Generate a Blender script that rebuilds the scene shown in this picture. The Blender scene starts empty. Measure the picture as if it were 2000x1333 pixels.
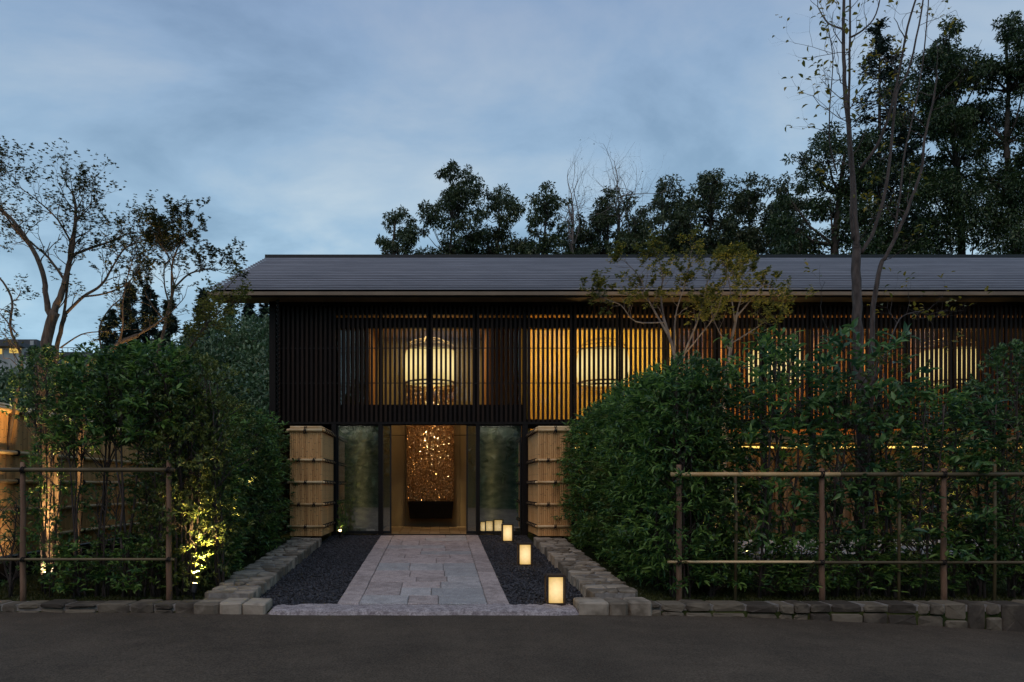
import bpy, math, random
import numpy as np
from mathutils import Vector, Matrix, noise
R = math.radians
rng = np.random.default_rng(7)
random.seed(7)
S = bpy.context.scene
COL = S.collection

# ------------------------------------------------------------------ camera, sky, sun, exposure
FPX = 1400.0; CX = 855.0; CY = 952.0; EYE = 1.5
cd = bpy.data.cameras.new('camera'); cam = bpy.data.objects.new('camera', cd); COL.objects.link(cam)
cam.location = (0, 0, EYE); cam.rotation_euler = (R(90), 0, 0)
cd.lens = FPX / 2000 * 36; cd.sensor_width = 36
cd.shift_x = (1000 - CX) / 2000; cd.shift_y = (CY - 666.5) / 2000
cd.clip_start = 0.1; cd.clip_end = 3000
S.camera = cam
W = bpy.data.worlds.new('World'); S.world = W; W.use_nodes = True
wt = W.node_tree; wt.nodes.clear()
def wn(t, **k):
    n = wt.nodes.new(t)
    for a, b in k.items(): setattr(n, a, b)
    return n
wo = wn('ShaderNodeOutputWorld')
sky = wn('ShaderNodeTexSky'); sky.sky_type = 'NISHITA'; sky.sun_disc = False
sky.sun_elevation = R(3.0); sky.sun_rotation = R(200); sky.air_density = 1.0; sky.dust_density = 0.4; sky.ozone_density = 3.0
bg1 = wn('ShaderNodeBackground'); bg1.inputs[1].default_value = 0.12
wt.links.new(sky.outputs[0], bg1.inputs[0])
tc = wn('ShaderNodeTexCoord'); sep = wn('ShaderNodeSeparateXYZ')
wt.links.new(tc.outputs['Generated'], sep.inputs[0])
# plane-projected cloud coordinates: (x, y) / (z + 0.25)
zz = wn('ShaderNodeMath', operation='MAXIMUM'); wt.links.new(sep.outputs[2], zz.inputs[0]); zz.inputs[1].default_value = 0.0
za = wn('ShaderNodeMath', operation='ADD'); wt.links.new(zz.outputs[0], za.inputs[0]); za.inputs[1].default_value = 0.22
dv = wn('ShaderNodeVectorMath', operation='DIVIDE'); wt.links.new(tc.outputs['Generated'], dv.inputs[0])
cb = wn('ShaderNodeCombineXYZ')
for i in range(3): wt.links.new(za.outputs[0], cb.inputs[i])
wt.links.new(cb.outputs[0], dv.inputs[1])
mp = wn('ShaderNodeMapping'); mp.inputs['Scale'].default_value = (1.0, 1.35, 0.0); mp.inputs['Rotation'].default_value = (0, 0, R(-28))
wt.links.new(dv.outputs[0], mp.inputs[0])
nz = wn('ShaderNodeTexNoise'); nz.inputs['Scale'].default_value = 1.7; nz.inputs['Detail'].default_value = 9; nz.inputs['Roughness'].default_value = 0.56; nz.inputs['Distortion'].default_value = 0.35
wt.links.new(mp.outputs[0], nz.inputs[0])
cr = wn('ShaderNodeValToRGB'); e = cr.color_ramp.elements
e[0].position = 0.38; e[0].color = (0.180, 0.262, 0.385, 1)
e[1].position = 0.70; e[1].color = (0.350, 0.408, 0.502, 1)
m_ = cr.color_ramp.elements.new(0.5); m_.color = (0.235, 0.325, 0.46, 1)
wt.links.new(nz.outputs[0], cr.inputs[0])
# brighter, cooler air low over the horizon
hr = wn('ShaderNodeValToRGB'); h = hr.color_ramp.elements
h[0].position = 0.0; h[0].color = (1.50, 1.78, 1.62, 1); h[1].position = 0.55; h[1].color = (0.84, 0.88, 0.93, 1)
h2 = hr.color_ramp.elements.new(0.22); h2.color = (1.28, 1.40, 1.26, 1)
wt.links.new(zz.outputs[0], hr.inputs[0])
mx = wn('ShaderNodeMix', data_type='RGBA', blend_type='MULTIPLY'); mx.inputs[0].default_value = 1
wt.links.new(cr.outputs[0], mx.inputs[6]); wt.links.new(hr.outputs[0], mx.inputs[7])
bg2 = wn('ShaderNodeBackground'); bg2.inputs[1].default_value = 1.40
wt.links.new(mx.outputs[2], bg2.inputs[0])
ms = wn('ShaderNodeMixShader'); ms.inputs[0].default_value = 0.93
wt.links.new(bg1.outputs[0], ms.inputs[1]); wt.links.new(bg2.outputs[0], ms.inputs[2]); wt.links.new(ms.outputs[0], wo.inputs[0])
sl = bpy.data.lights.new('sun', 'SUN'); sl.energy = 0.75; sl.angle = R(45); sl.color = (1.0, 0.70, 0.56)
so = bpy.data.objects.new('sun', sl); COL.objects.link(so); so.rotation_euler = (R(42), 0, R(-22))
S.view_settings.view_transform = 'Standard'; S.view_settings.look = 'None'; S.view_settings.exposure = 0; S.view_settings.gamma = 1
S.view_settings.use_curve_mapping = False
S.render.engine = 'CYCLES'
c_ = S.cycles
c_.max_bounces = 7; c_.diffuse_bounces = 3; c_.glossy_bounces = 3; c_.transmission_bounces = 4; c_.transparent_max_bounces = 10
c_.sample_clamp_indirect = 4; c_.caustics_reflective = False; c_.caustics_refractive = False; c_.use_denoising = True

def P(px, py, Y): return Vector(((px - CX) / FPX * Y, Y, EYE - (py - CY) / FPX * Y))
def plane(Y): return 0.132 + 0.0563 * (min(max(Y, 7.9), 15.0) - 8.4)
def Yp(py): return 1.841 / ((py - CY) / FPX + 0.0563)     # depth of a point of the sloping path

# ------------------------------------------------------------------ materials
def lin(c): return (c[0], c[1], c[2], 1)
def mat(name, c1, c2=None, scale=5, rough=0.7, bump=0.0, bscale=40, metallic=0, spec=0.5, detail=6, stretch=None, island=0.0, objrand=0.0, ramp=(0.35, 0.65), coord='Object'):
    m = bpy.data.materials.new(name); m.use_nodes = True; t = m.node_tree; n = t.nodes; b = n['Principled BSDF']
    b.inputs['Roughness'].default_value = rough; b.inputs['Metallic'].default_value = metallic; b.inputs['Specular IOR Level'].default_value = spec
    b.inputs['Base Color'].default_value = lin(c1)
    src = None
    if c2 is not None or bump:
        co = n.new('ShaderNodeTexCoord'); mpn = n.new('ShaderNodeMapping'); t.links.new(co.outputs[coord], mpn.inputs[0])
        if stretch: mpn.inputs['Scale'].default_value = stretch
        if objrand or True:
            oi = n.new('ShaderNodeObjectInfo'); cx = n.new('ShaderNodeCombineXYZ'); mu = n.new('ShaderNodeMath'); mu.operation = 'MULTIPLY'; mu.inputs[1].default_value = 37.0
            t.links.new(oi.outputs['Random'], mu.inputs[0])
            for i in range(3): t.links.new(mu.outputs[0], cx.inputs[i])
            t.links.new(cx.outputs[0], mpn.inputs['Location'])
    if c2 is not None:
        nt = n.new('ShaderNodeTexNoise'); nt.inputs['Scale'].default_value = scale; nt.inputs['Detail'].default_value = detail
        t.links.new(mpn.outputs[0], nt.inputs[0])
        r = n.new('ShaderNodeValToRGB'); r.color_ramp.elements[0].position = ramp[0]; r.color_ramp.elements[1].position = ramp[1]
        r.color_ramp.elements[0].color = lin(c1); r.color_ramp.elements[1].color = lin(c2)
        fac = nt.outputs[0]
        if island:
            g = n.new('ShaderNodeNewGeometry'); ml = n.new('ShaderNodeMath'); ml.operation = 'MULTIPLY_ADD'; ml.inputs[1].default_value = island; 
            sb = n.new('ShaderNodeMath'); sb.operation = 'SUBTRACT'; sb.inputs[1].default_value = 0.5
            t.links.new(g.outputs['Random Per Island'], sb.inputs[0]); t.links.new(sb.outputs[0], ml.inputs[0]); t.links.new(fac, ml.inputs[2]); fac = ml.outputs[0]
        if objrand:
            ml = n.new('ShaderNodeMath'); ml.operation = 'MULTIPLY_ADD'; ml.inputs[1].default_value = objrand
            sb = n.new('ShaderNodeMath'); sb.operation = 'SUBTRACT'; sb.inputs[1].default_value = 0.5
            t.links.new(oi.outputs['Random'], sb.inputs[0]); t.links.new(sb.outputs[0], ml.inputs[0]); t.links.new(fac, ml.inputs[2]); fac = ml.outputs[0]
        t.links.new(fac, r.inputs[0]); t.links.new(r.outputs[0], b.inputs['Base Color']); src = r
    if bump:
        nb = n.new('ShaderNodeTexNoise'); nb.inputs['Scale'].default_value = bscale; nb.inputs['Detail'].default_value = 8
        t.links.new(mpn.outputs[0], nb.inputs[0])
        bp = n.new('ShaderNodeBump'); bp.inputs['Strength'].default_value = bump; bp.inputs['Distance'].default_value = 0.02
        t.links.new(nb.outputs[0], bp.inputs['Height']); t.links.new(bp.outputs[0], b.inputs['Normal'])
    return m
def leafmat(name, c1, c2, rough=0.42, trans=0.25, scale=1.5, island=0.9):
    m = mat(name, c1, c2, scale=scale, rough=rough, island=island, spec=0.5, ramp=(0.2, 0.8))
    t = m.node_tree; n = t.nodes; b = n['Principled BSDF']; out = n['Material Output']
    tr = n.new('ShaderNodeBsdfTranslucent'); mxs = n.new('ShaderNodeMixShader'); mxs.inputs[0].default_value = trans
    link = b.inputs['Base Color'].links[0].from_socket; t.links.new(link, tr.inputs[0])
    t.links.new(b.outputs[0], mxs.inputs[1]); t.links.new(tr.outputs[0], mxs.inputs[2]); t.links.new(mxs.outputs[0], out.inputs[0])
    return m
def emit(name, c, s, rib=None, falloff=True):
    m = bpy.data.materials.new(name); m.use_nodes = True; t = m.node_tree; n = t.nodes; n.clear()
    o = n.new('ShaderNodeOutputMaterial'); em = n.new('ShaderNodeEmission'); em.inputs[0].default_value = lin(c); em.inputs[1].default_value = s
    t.links.new(em.outputs[0], o.inputs[0])
    return m
M = {}
M['asphalt'] = mat('asphalt', (0.072, 0.058, 0.042), (0.092, 0.073, 0.052), scale=1.3, rough=0.95, bump=0.35, bscale=120, spec=0.15)
def rough_ground(m, fine, lo=0.55, hi=1.4):
    t = m.node_tree; n = t.nodes; b = n['Principled BSDF']; src = b.inputs['Base Color'].links[0].from_socket
    co = n.new('ShaderNodeTexCoord'); v = n.new('ShaderNodeTexNoise'); v.inputs['Scale'].default_value = fine; v.inputs['Detail'].default_value = 3; v.inputs['Roughness'].default_value = 0.8
    t.links.new(co.outputs['Object'], v.inputs[0])
    r = n.new('ShaderNodeValToRGB'); r.color_ramp.elements[0].position = 0.36; r.color_ramp.elements[1].position = 0.64
    r.color_ramp.elements[0].color = (lo, lo, lo, 1); r.color_ramp.elements[1].color = (hi, hi, hi, 1)
    t.links.new(v.outputs[0], r.inputs[0])
    k = n.new('ShaderNodeMix'); k.data_type = 'RGBA'; k.blend_type = 'MULTIPLY'; k.inputs[0].default_value = 1
    t.links.new(src, k.inputs[6]); t.links.new(r.outputs[0], k.inputs[7]); t.links.new(k.outputs[2], b.inputs['Base Color'])
rough_ground(M['asphalt'], 60); rough_ground(M['asphalt'], .7, .86, 1.12); rough_ground(M['asphalt'], 9, .9, 1.08)
M['moss'] = mat('moss', (0.018, 0.030, 0.008), (0.060, 0.070, 0.020), scale=3, rough=0.95, bump=0.8, bscale=60, spec=0.1)
M['soil'] = mat('soil', (0.020, 0.017, 0.012), (0.045, 0.038, 0.025), scale=4, rough=0.95, bump=0.8, bscale=40, spec=0.1)
M['darkgravel'] = mat('dark gravel', (0.020, 0.021, 0.025), (0.055, 0.057, 0.066), scale=3, rough=0.55, island=1.2, spec=0.4)
M['palegravel'] = mat('pale gravel', (0.30, 0.29, 0.27), (0.45, 0.44, 0.42), scale=9, rough=0.9, bump=0.5, bscale=90)
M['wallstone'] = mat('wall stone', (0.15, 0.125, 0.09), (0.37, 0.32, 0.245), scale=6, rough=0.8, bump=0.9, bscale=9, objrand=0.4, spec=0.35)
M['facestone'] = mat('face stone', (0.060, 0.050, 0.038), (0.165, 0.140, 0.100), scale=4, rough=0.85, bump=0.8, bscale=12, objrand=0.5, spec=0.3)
M['mortar'] = mat('mortar', (0.16, 0.15, 0.13), (0.27, 0.255, 0.23), scale=12, rough=0.95, bump=0.6)
M['pink'] = mat('pink granite', (0.31, 0.262, 0.240), (0.47, 0.40, 0.37), scale=7, rough=0.8, bump=1.0, bscale=22, objrand=0.25)
M['grey'] = mat('grey granite', (0.30, 0.30, 0.295), (0.40, 0.40, 0.39), scale=5, rough=0.65, bump=0.5, bscale=14, objrand=0.3)
M['pale'] = mat('pale granite', (0.32, 0.31, 0.30), (0.46, 0.44, 0.42), scale=6, rough=0.75, bump=0.6, bscale=18, objrand=0.3)
for k_ in ('pink', 'grey', 'pale'): rough_ground(M[k_], 70)
M['threshold'] = mat('split granite', (0.22, 0.19, 0.19), (0.40, 0.36, 0.35), scale=14, rough=0.85, bump=1.0, bscale=10)
rough_ground(M['threshold'], 50)
M['roofmetal'] = mat('roof metal', (0.19, 0.20, 0.235), (0.26, 0.27, 0.31), scale=1.2, rough=0.42, spec=0.5, stretch=(0.7, 6, 6), objrand=0.35)
M['bronze'] = mat('bronze fascia', (0.17, 0.12, 0.075), (0.22, 0.16, 0.10), scale=2, rough=0.6)
M['black'] = mat('black timber', (0.006, 0.0055, 0.005), (0.012, 0.010, 0.008), scale=3, rough=0.7, spec=0.2, stretch=(8, 8, 0.5))
M['slat'] = mat('stained timber slat', (0.010, 0.006, 0.0045), (0.022, 0.012, 0.007), scale=4, rough=0.65, spec=0.2, stretch=(8, 8, 0.6), objrand=0.3)
M['amber'] = mat('amber timber', (0.30, 0.12, 0.03), (0.42, 0.18, 0.05), scale=4, rough=0.5, stretch=(8, 8, 0.6), objrand=0.3)
M['brownwall'] = mat('brown boards', (0.16, 0.09, 0.04), (0.22, 0.13, 0.06), scale=3, rough=0.6, stretch=(6, 6, .6))
M['brass'] = mat('aged brass', (0.35, 0.24, 0.10), rough=0.35, metallic=0.9)
M['iron'] = mat('black iron', (0.012, 0.012, 0.012), rough=0.45, metallic=0.3)
M['bamboo'] = mat('bamboo', (0.56, 0.305, 0.115), (0.76, 0.455, 0.185), scale=3, rough=0.45, stretch=(3, 3, 0.5), objrand=0.45)
M['bamboonode'] = mat('bamboo node', (0.26, 0.145, 0.06), rough=0.6)
M['bamboopole'] = mat('bamboo pole', (0.58, 0.36, 0.15), (0.78, 0.57, 0.30), scale=4, rough=0.4, objrand=0.4)
M['greenbamboo'] = mat('weathered green bamboo', (0.085, 0.065, 0.03), (0.15, 0.115, 0.055), scale=4, rough=0.6, objrand=0.4)
M['logpost'] = mat('log post', (0.17, 0.095, 0.055), (0.27, 0.165, 0.10), scale=5, rough=0.75, bump=0.5, bscale=20, stretch=(4, 4, 0.7), objrand=0.4)
M['rope'] = mat('black palm rope', (0.012, 0.009, 0.008), rough=0.9)
M['trunkgrey'] = mat('grey brown bark', (0.04, 0.030, 0.025), (0.10, 0.078, 0.066), scale=8, rough=0.85, bump=0.6, bscale=20, stretch=(3, 3, 0.8))
M['bark'] = mat('bark', (0.075, 0.050, 0.034), (0.19, 0.135, 0.09), scale=9, rough=0.85, bump=0.8, bscale=18, stretch=(3, 3, 0.7))
M['palebark'] = mat('pale bark', (0.12, 0.095, 0.085), (0.25, 0.21, 0.185), scale=7, rough=0.8, bump=0.6, bscale=16, stretch=(3, 3, 0.7))
M['darkbark'] = mat('dark bark', (0.035, 0.026, 0.020), (0.08, 0.06, 0.045), scale=3, rough=0.9)
M['lance'] = leafmat('lance leaves', (0.036, 0.105, 0.032), (0.200, 0.340, 0.070), trans=0.4, island=1.3)
M['gloss'] = leafmat('glossy leaves', (0.034, 0.090, 0.036), (0.145, 0.250, 0.075), rough=0.3, trans=0.35, island=1.2)
M['broad'] = leafmat('broad leaves', (0.032, 0.100, 0.045), (0.145, 0.275, 0.080), rough=0.35, trans=0.35, island=1.2)
M['olive'] = leafmat('olive leaves', (0.052, 0.092, 0.026), (0.210, 0.250, 0.060), trans=0.35, island=1.2)
M['maple'] = leafmat('maple leaves', (0.09, 0.125, 0.028), (0.31, 0.28, 0.055), trans=0.45)
M['maplegreen'] = leafmat('green maple leaves', (0.030, 0.048, 0.018), (0.085, 0.090, 0.028), trans=0.35)
M['yellowleaf'] = leafmat('yellowing leaves', (0.10, 0.12, 0.02), (0.30, 0.23, 0.03), trans=0.4)
M['far'] = leafmat('far leaves', (0.026, 0.050, 0.022), (0.105, 0.130, 0.050), trans=0.2, scale=0.5)
M['fardark'] = leafmat('dark crown leaves', (0.018, 0.042, 0.018), (0.080, 0.120, 0.038), trans=0.2, scale=0.5)
M['cedar'] = leafmat('cedar needles', (0.010, 0.022, 0.018), (0.032, 0.052, 0.034), trans=0.1, scale=0.5)
M['hillgreen'] = leafmat('hillside leaves', (0.022, 0.062, 0.034), (0.150, 0.215, 0.085), trans=0.15, scale=0.35, island=.3)
M['hillbase'] = mat('hill ground', (0.012, 0.024, 0.014), (0.03, 0.045, 0.022), scale=0.4, rough=0.95, spec=0.1)
M['mustard'] = mat('mustard plaster', (0.27, 0.205, 0.095), (0.33, 0.25, 0.12), scale=2, rough=0.55)
M['cream'] = mat('cream plaster', (0.72, 0.46, 0.09), (0.80, 0.52, 0.12), scale=2, rough=0.7)
M['ceiling'] = mat('timber ceiling', (0.34, 0.21, 0.09), (0.44, 0.28, 0.12), scale=3, rough=0.6)
M['greenstone'] = mat('green slate wall', (0.09, 0.115, 0.105), (0.33, 0.36, 0.335), scale=6, rough=0.5, bump=1.0, bscale=6, stretch=(1, 1, 1.8))
M['tile'] = mat('tan floor tile', (0.20, 0.14, 0.07), (0.34, 0.25, 0.14), scale=6, rough=0.4, objrand=0.5)
M['copper'] = mat('copper beads', (0.34, 0.18, 0.06), (1.0, 0.64, 0.30), scale=2, rough=0.3, metallic=1.0, island=2.6, ramp=(.25, 1.1))
M['concrete'] = mat('pale render', (0.30, 0.30, 0.29), (0.40, 0.40, 0.38), scale=0.6, rough=0.9)
M['concretedark'] = mat('dark render', (0.05, 0.055, 0.06), (0.08, 0.08, 0.085), scale=0.6, rough=0.9)
M['winlit'] = emit('lit window', (1.0, 0.66, 0.16), 0.75)
M['bulb'] = emit('bulb', (1.0, 0.72, 0.32), 12)
M['strip'] = emit('light strip', (1.0, 0.62, 0.14), 1.9)
def paper(name, c, s, hot):
    """lit washi paper: brightest where the bulb sits behind it, ribbed"""
    m = bpy.data.materials.new(name); m.use_nodes = True; t = m.node_tree; n = t.nodes; n.clear()
    o = n.new('ShaderNodeOutputMaterial'); em = n.new('ShaderNodeEmission'); tc_ = n.new('ShaderNodeTexCoord')
    mp_ = n.new('ShaderNodeMapping'); mp_.vector_type = 'POINT'; t.links.new(tc_.outputs['Generated'], mp_.inputs[0]); mp_.inputs['Location'].default_value = (-0.5, -0.5, -0.5)
    ln = n.new('ShaderNodeVectorMath'); ln.operation = 'LENGTH'; mul = n.new('ShaderNodeVectorMath'); mul.operation = 'MULTIPLY'; mul.inputs[1].default_value = hot
    t.links.new(mp_.outputs[0], mul.inputs[0]); t.links.new(mul.outputs[0], ln.inputs[0])
    r = n.new('ShaderNodeValToRGB'); a = r.color_ramp.elements
    a[0].position = 0.0; a[0].color = (c[0] * s, c[1] * s * 1.03, c[2] * s * 1.35, 1); a[1].position = 0.75; a[1].color = (c[0] * s * .42, c[1] * s * .36, c[2] * s * .24, 1)
    t.links.new(ln.outputs['Value'], r.inputs[0])
    nt = n.new('ShaderNodeTexNoise'); nt.inputs['Scale'].default_value = 25; t.links.new(tc_.outputs['Object'], nt.inputs[0])
    mr = n.new('ShaderNodeMapRange'); mr.inputs[3].default_value = 0.85; mr.inputs[4].default_value = 1.15; t.links.new(nt.outputs[0], mr.inputs[0])
    t.links.new(r.outputs[0], em.inputs[0]); t.links.new(mr.outputs[0], em.inputs[1]); t.links.new(em.outputs[0], o.inputs[0])
    return m
M['lanternpaper'] = paper('garden lantern paper', (1.0, 0.72, 0.30), 1.5, (0.85, 0.5, 1.15))
M['hallpaper'] = paper('hall lantern paper', (1.0, 0.68, 0.23), 1.8, (0.4, 0.4, 0.9))
def glassmat(name, tint=(0.86, 0.90, 0.88), ior=1.5, k=.9):
    m = bpy.data.materials.new(name); m.use_nodes = True; t = m.node_tree; n = t.nodes; n.clear()
    o = n.new('ShaderNodeOutputMaterial'); tr = n.new('ShaderNodeBsdfTransparent'); tr.inputs[0].default_value = lin(tint)
    gl = n.new('ShaderNodeBsdfGlossy'); gl.inputs['Roughness'].default_value = 0.01; gl.inputs[0].default_value = (1, 1, 1, 1)
    fr = n.new('ShaderNodeFresnel'); fr.inputs[0].default_value = ior; mu = n.new('ShaderNodeMath'); mu.operation = 'MULTIPLY'; mu.inputs[1].default_value = k
    x = n.new('ShaderNodeMixShader'); t.links.new(fr.outputs[0], mu.inputs[0]); t.links.new(mu.outputs[0], x.inputs[0])
    t.links.new(tr.outputs[0], x.inputs[1]); t.links.new(gl.outputs[0], x.inputs[2]); t.links.new(x.outputs[0], o.inputs[0])
    return m
M['glass'] = glassmat('window glass')
M['doorglass'] = glassmat('door glass', ior=2.6, k=1.9)

# ------------------------------------------------------------------ builders
def unit(a): return a / np.maximum(np.linalg.norm(a, axis=-1, keepdims=True), 1e-9)
class MB:
    def __init__(s): s.v = []; s.f = []; s.mi = []
    def add(s, vs, fs, mi=0):
        o = len(s.v); s.v.extend(tuple(p) for p in vs)
        for q in fs: s.f.append(tuple(i + o for i in q)); s.mi.append(mi)
    def box(s, a, b, mi=0):
        x0, y0, z0 = a; x1, y1, z1 = b
        s.add([(x0,y0,z0),(x1,y0,z0),(x1,y1,z0),(x0,y1,z0),(x0,y0,z1),(x1,y0,z1),(x1,y1,z1),(x0,y1,z1)],
              [(0,3,2,1),(4,5,6,7),(0,1,5,4),(1,2,6,5),(2,3,7,6),(3,0,4,7)], mi)
    def tube(s, pts, rad, n=6, cap=True, mi=0):
        pts = [Vector(p) for p in pts]; k = len(pts)
        if not hasattr(rad, '__len__'): rad = [rad] * k
        vs = []; up = Vector((0.13, 0.31, 0.94))
        d0 = (pts[-1] - pts[0]).normalized()
        if abs(d0.dot(up)) > 0.9: up = Vector((0.97, 0.11, 0.17))
        for i, p in enumerate(pts):
            d = (pts[min(i + 1, k - 1)] - pts[max(i - 1, 0)]).normalized()
            a = d.cross(up).normalized(); b = d.cross(a)
            for j in range(n):
                t = 2 * math.pi * j / n; vs.append(p + (a * math.cos(t) + b * math.sin(t)) * rad[i])
        fs = [(i * n + j, i * n + (j + 1) % n, (i + 1) * n + (j + 1) % n, (i + 1) * n + j) for i in range(k - 1) for j in range(n)]
        if cap: fs.append(tuple(range(n - 1, -1, -1))); fs.append(tuple((k - 1) * n + j for j in range(n)))
        s.add(vs, fs, mi)
    def lathe(s, prof, n=16, c=(0, 0), mi=0):
        vs = [(c[0] + r * math.cos(2 * math.pi * j / n), c[1] + r * math.sin(2 * math.pi * j / n), z) for r, z in prof for j in range(n)]
        fs = [(i * n + j, i * n + (j + 1) % n, (i + 1) * n + (j + 1) % n, (i + 1) * n + j) for i in range(len(prof) - 1) for j in range(n)]
        s.add(vs, fs, mi)
    def mesh(s, name, mats, smooth=False):
        me = bpy.data.meshes.new(name); me.from_pydata(s.v, [], s.f)
        for m in (mats if isinstance(mats, (list, tuple)) else [mats]): me.materials.append(m)
        if any(s.mi): me.polygons.foreach_set('material_index', s.mi)
        if smooth: me.polygons.foreach_set('use_smooth', [True] * len(me.polygons))
        me.update(); return me
def np_mesh(name, V, F, m, smooth=False):
    me = bpy.data.meshes.new(name); k = F.shape[1]
    me.vertices.add(len(V)); me.vertices.foreach_set('co', V.astype(np.float32).ravel())
    me.loops.add(F.size); me.loops.foreach_set('vertex_index', F.astype(np.int32).ravel())
    me.polygons.add(len(F)); me.polygons.foreach_set('loop_start', np.arange(0, F.size, k, dtype=np.int32))
    me.polygons.foreach_set('loop_total', np.full(len(F), k, dtype=np.int32))
    me.materials.append(m)
    if smooth: me.polygons.foreach_set('use_smooth', np.ones(len(F), dtype=bool))
    me.update(calc_edges=True); return me
def obj(name, me, parent=None, loc=None, kind=None, label=None):
    o = bpy.data.objects.new(name, me); COL.objects.link(o)
    if parent is not None: o.parent = parent
    if loc is not None: o.location = loc
    if kind: o['kind'] = kind
    if label: o['label'] = label
    return o
def thing(name, label, cat, loc=(0, 0, 0), rz=0, group=None):
    o = bpy.data.objects.new(name, None); COL.objects.link(o); o.location = loc; o.rotation_euler = (0, 0, rz)
    o.empty_display_size = 0.1; tag(o, label, cat, group); return o
def tag(o, label, cat, group=None):
    o['label'] = label; o['category'] = cat
    if group: o['group'] = group
    return o
def copy_tree(o, parent=None):
    c = o.copy(); COL.objects.link(c)
    if parent is not None: c.parent = parent
    for ch in list(o.children): copy_tree(ch, c)
    return c
def boxmesh(name, dims, m, bevel=0):
    b = MB(); x, y, z = dims; b.box((-x/2, -y/2, 0), (x/2, y/2, z)); return b.mesh(name, m)
def part_box(name, a, b_, m, parent, kind=None):
    c = [(a[i] + b_[i]) / 2 for i in range(3)]; b = MB(); b.box([a[i] - c[i] for i in range(3)], [b_[i] - c[i] for i in range(3)])
    pl = Vector(parent.location) if parent else Vector((0, 0, 0))
    return obj(name, b.mesh(name, m), parent, Vector(c) - pl, kind)

# ------------------------------------------------------------------ ground, road, gravel
def grid(name, xs, ys, zf, m, kind='structure', smooth=True, parent=None):
    V = np.array([(x, y, zf(x, y)) for y in ys for x in xs]); nx = len(xs)
    F = np.array([(j * nx + i, j * nx + i + 1, (j + 1) * nx + i + 1, (j + 1) * nx + i) for j in range(len(ys) - 1) for i in range(nx - 1)])
    return obj(name, np_mesh(name, V, F, m, smooth), parent, kind=kind)
def road_z(x, y):
    s = 0.07
    if x > 1.0: s -= 0.0078 * (x - 1.0) ** 1.9 if x < 8 else 0.0078 * 7 ** 1.9
    if x < -1: s += 0.004 * min(-x - 1, 8)
    return s
def ground_z(x, y):
    if y < 8.12: return -1.2 if y > -60 else -1.2
    z = plane(y) - 0.03
    if y < 14.5 and (x < -2.6 or x > 2.3): z += 0.02 * noise.noise(Vector((x * 1.3, y * 1.3, 0))) + 0.01
    return z
xs = sorted(set([-400, -200, -100, -60, -30, -15] + list(np.arange(-10, 14.1, 0.4)) + [20, 30, 60, 100, 200, 400]))
ys = [-200, -60, -20, 0, 8.119, 8.13] + list(np.arange(8.4, 15.1, 0.3)) + [15.2, 16, 20, 30, 50, 100, 200, 500, 900]
grid('ground', xs, ys, ground_z, M['moss'])
grid('road', sorted(set([-80, -40, -20] + list(np.arange(-12, 14.1, 0.4)) + [25, 50, 80])), [-25, -10, -4, 0, 2, 4, 6, 7, 8.0, 8.26], road_z, M['asphalt'])
grid('gravel_bed', [-2.25, -1.19], [8.3, 10, 12, 15.0], lambda x, y: plane(y) - 0.02, M['darkgravel'])
grid('gravel_bed', [0.84, 1.86], [8.3, 10, 12, 15.0], lambda x, y: plane(y) - 0.02, M['darkgravel'])
def pebbles(name, x0, x1, y0, y1, n, m, smin, smax, zoff=-0.012, label=None):
    ico = np.array([(0,0,1),(1,0,.1),(.31,.95,0),(-.81,.59,.1),(-.81,-.59,0),(.31,-.95,.1),(0,0,-1)], float)
    fi = np.array([(0,1,2),(0,2,3),(0,3,4),(0,4,5),(0,5,1),(6,2,1),(6,3,2),(6,4,3),(6,5,4),(6,1,5)])
    X = rng.uniform(x0, x1, n); Y = rng.uniform(y0, y1, n); s = rng.uniform(smin, smax, n); a = rng.uniform(0, 6.28, n)
    Z = np.array([plane(y) for y in Y]) + zoff + rng.uniform(-0.004, 0.010, n)
    sc = np.stack([s * rng.uniform(0.8, 1.4, n), s * rng.uniform(0.6, 1, n), s * rng.uniform(0.35, 0.6, n)], 1)
    V = ico[None] * sc[:, None] + rng.normal(0, 0.1, (n, 7, 3)) * s[:, None, None]
    ca, sa = np.cos(a)[:, None], np.sin(a)[:, None]
    tilt = rng.normal(0, 0.35, (n, 1)); zt = V[..., 2] + V[..., 0] * tilt
    V = np.stack([V[..., 0] * ca - V[..., 1] * sa + X[:, None], V[..., 0] * sa + V[..., 1] * ca + Y[:, None], zt + Z[:, None]], -1)
    F = (fi[None] + (np.arange(n) * 7)[:, None, None]).reshape(-1, 3)
    return obj(name, np_mesh(name, V.reshape(-1, 3), F, m), kind='stuff', label=label)
tag(pebbles('dark_gravel', -2.24, -1.2, 8.38, 14.95, 11000, M['darkgravel'], 0.012, 0.026), 'dark slate pebbles filling the strip left of the paved path', 'gravel')
tag(pebbles('dark_gravel', 0.85, 1.84, 8.38, 14.95, 10500, M['darkgravel'], 0.012, 0.026), 'dark slate pebbles with lanterns on them right of the paved path', 'gravel')

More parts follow.
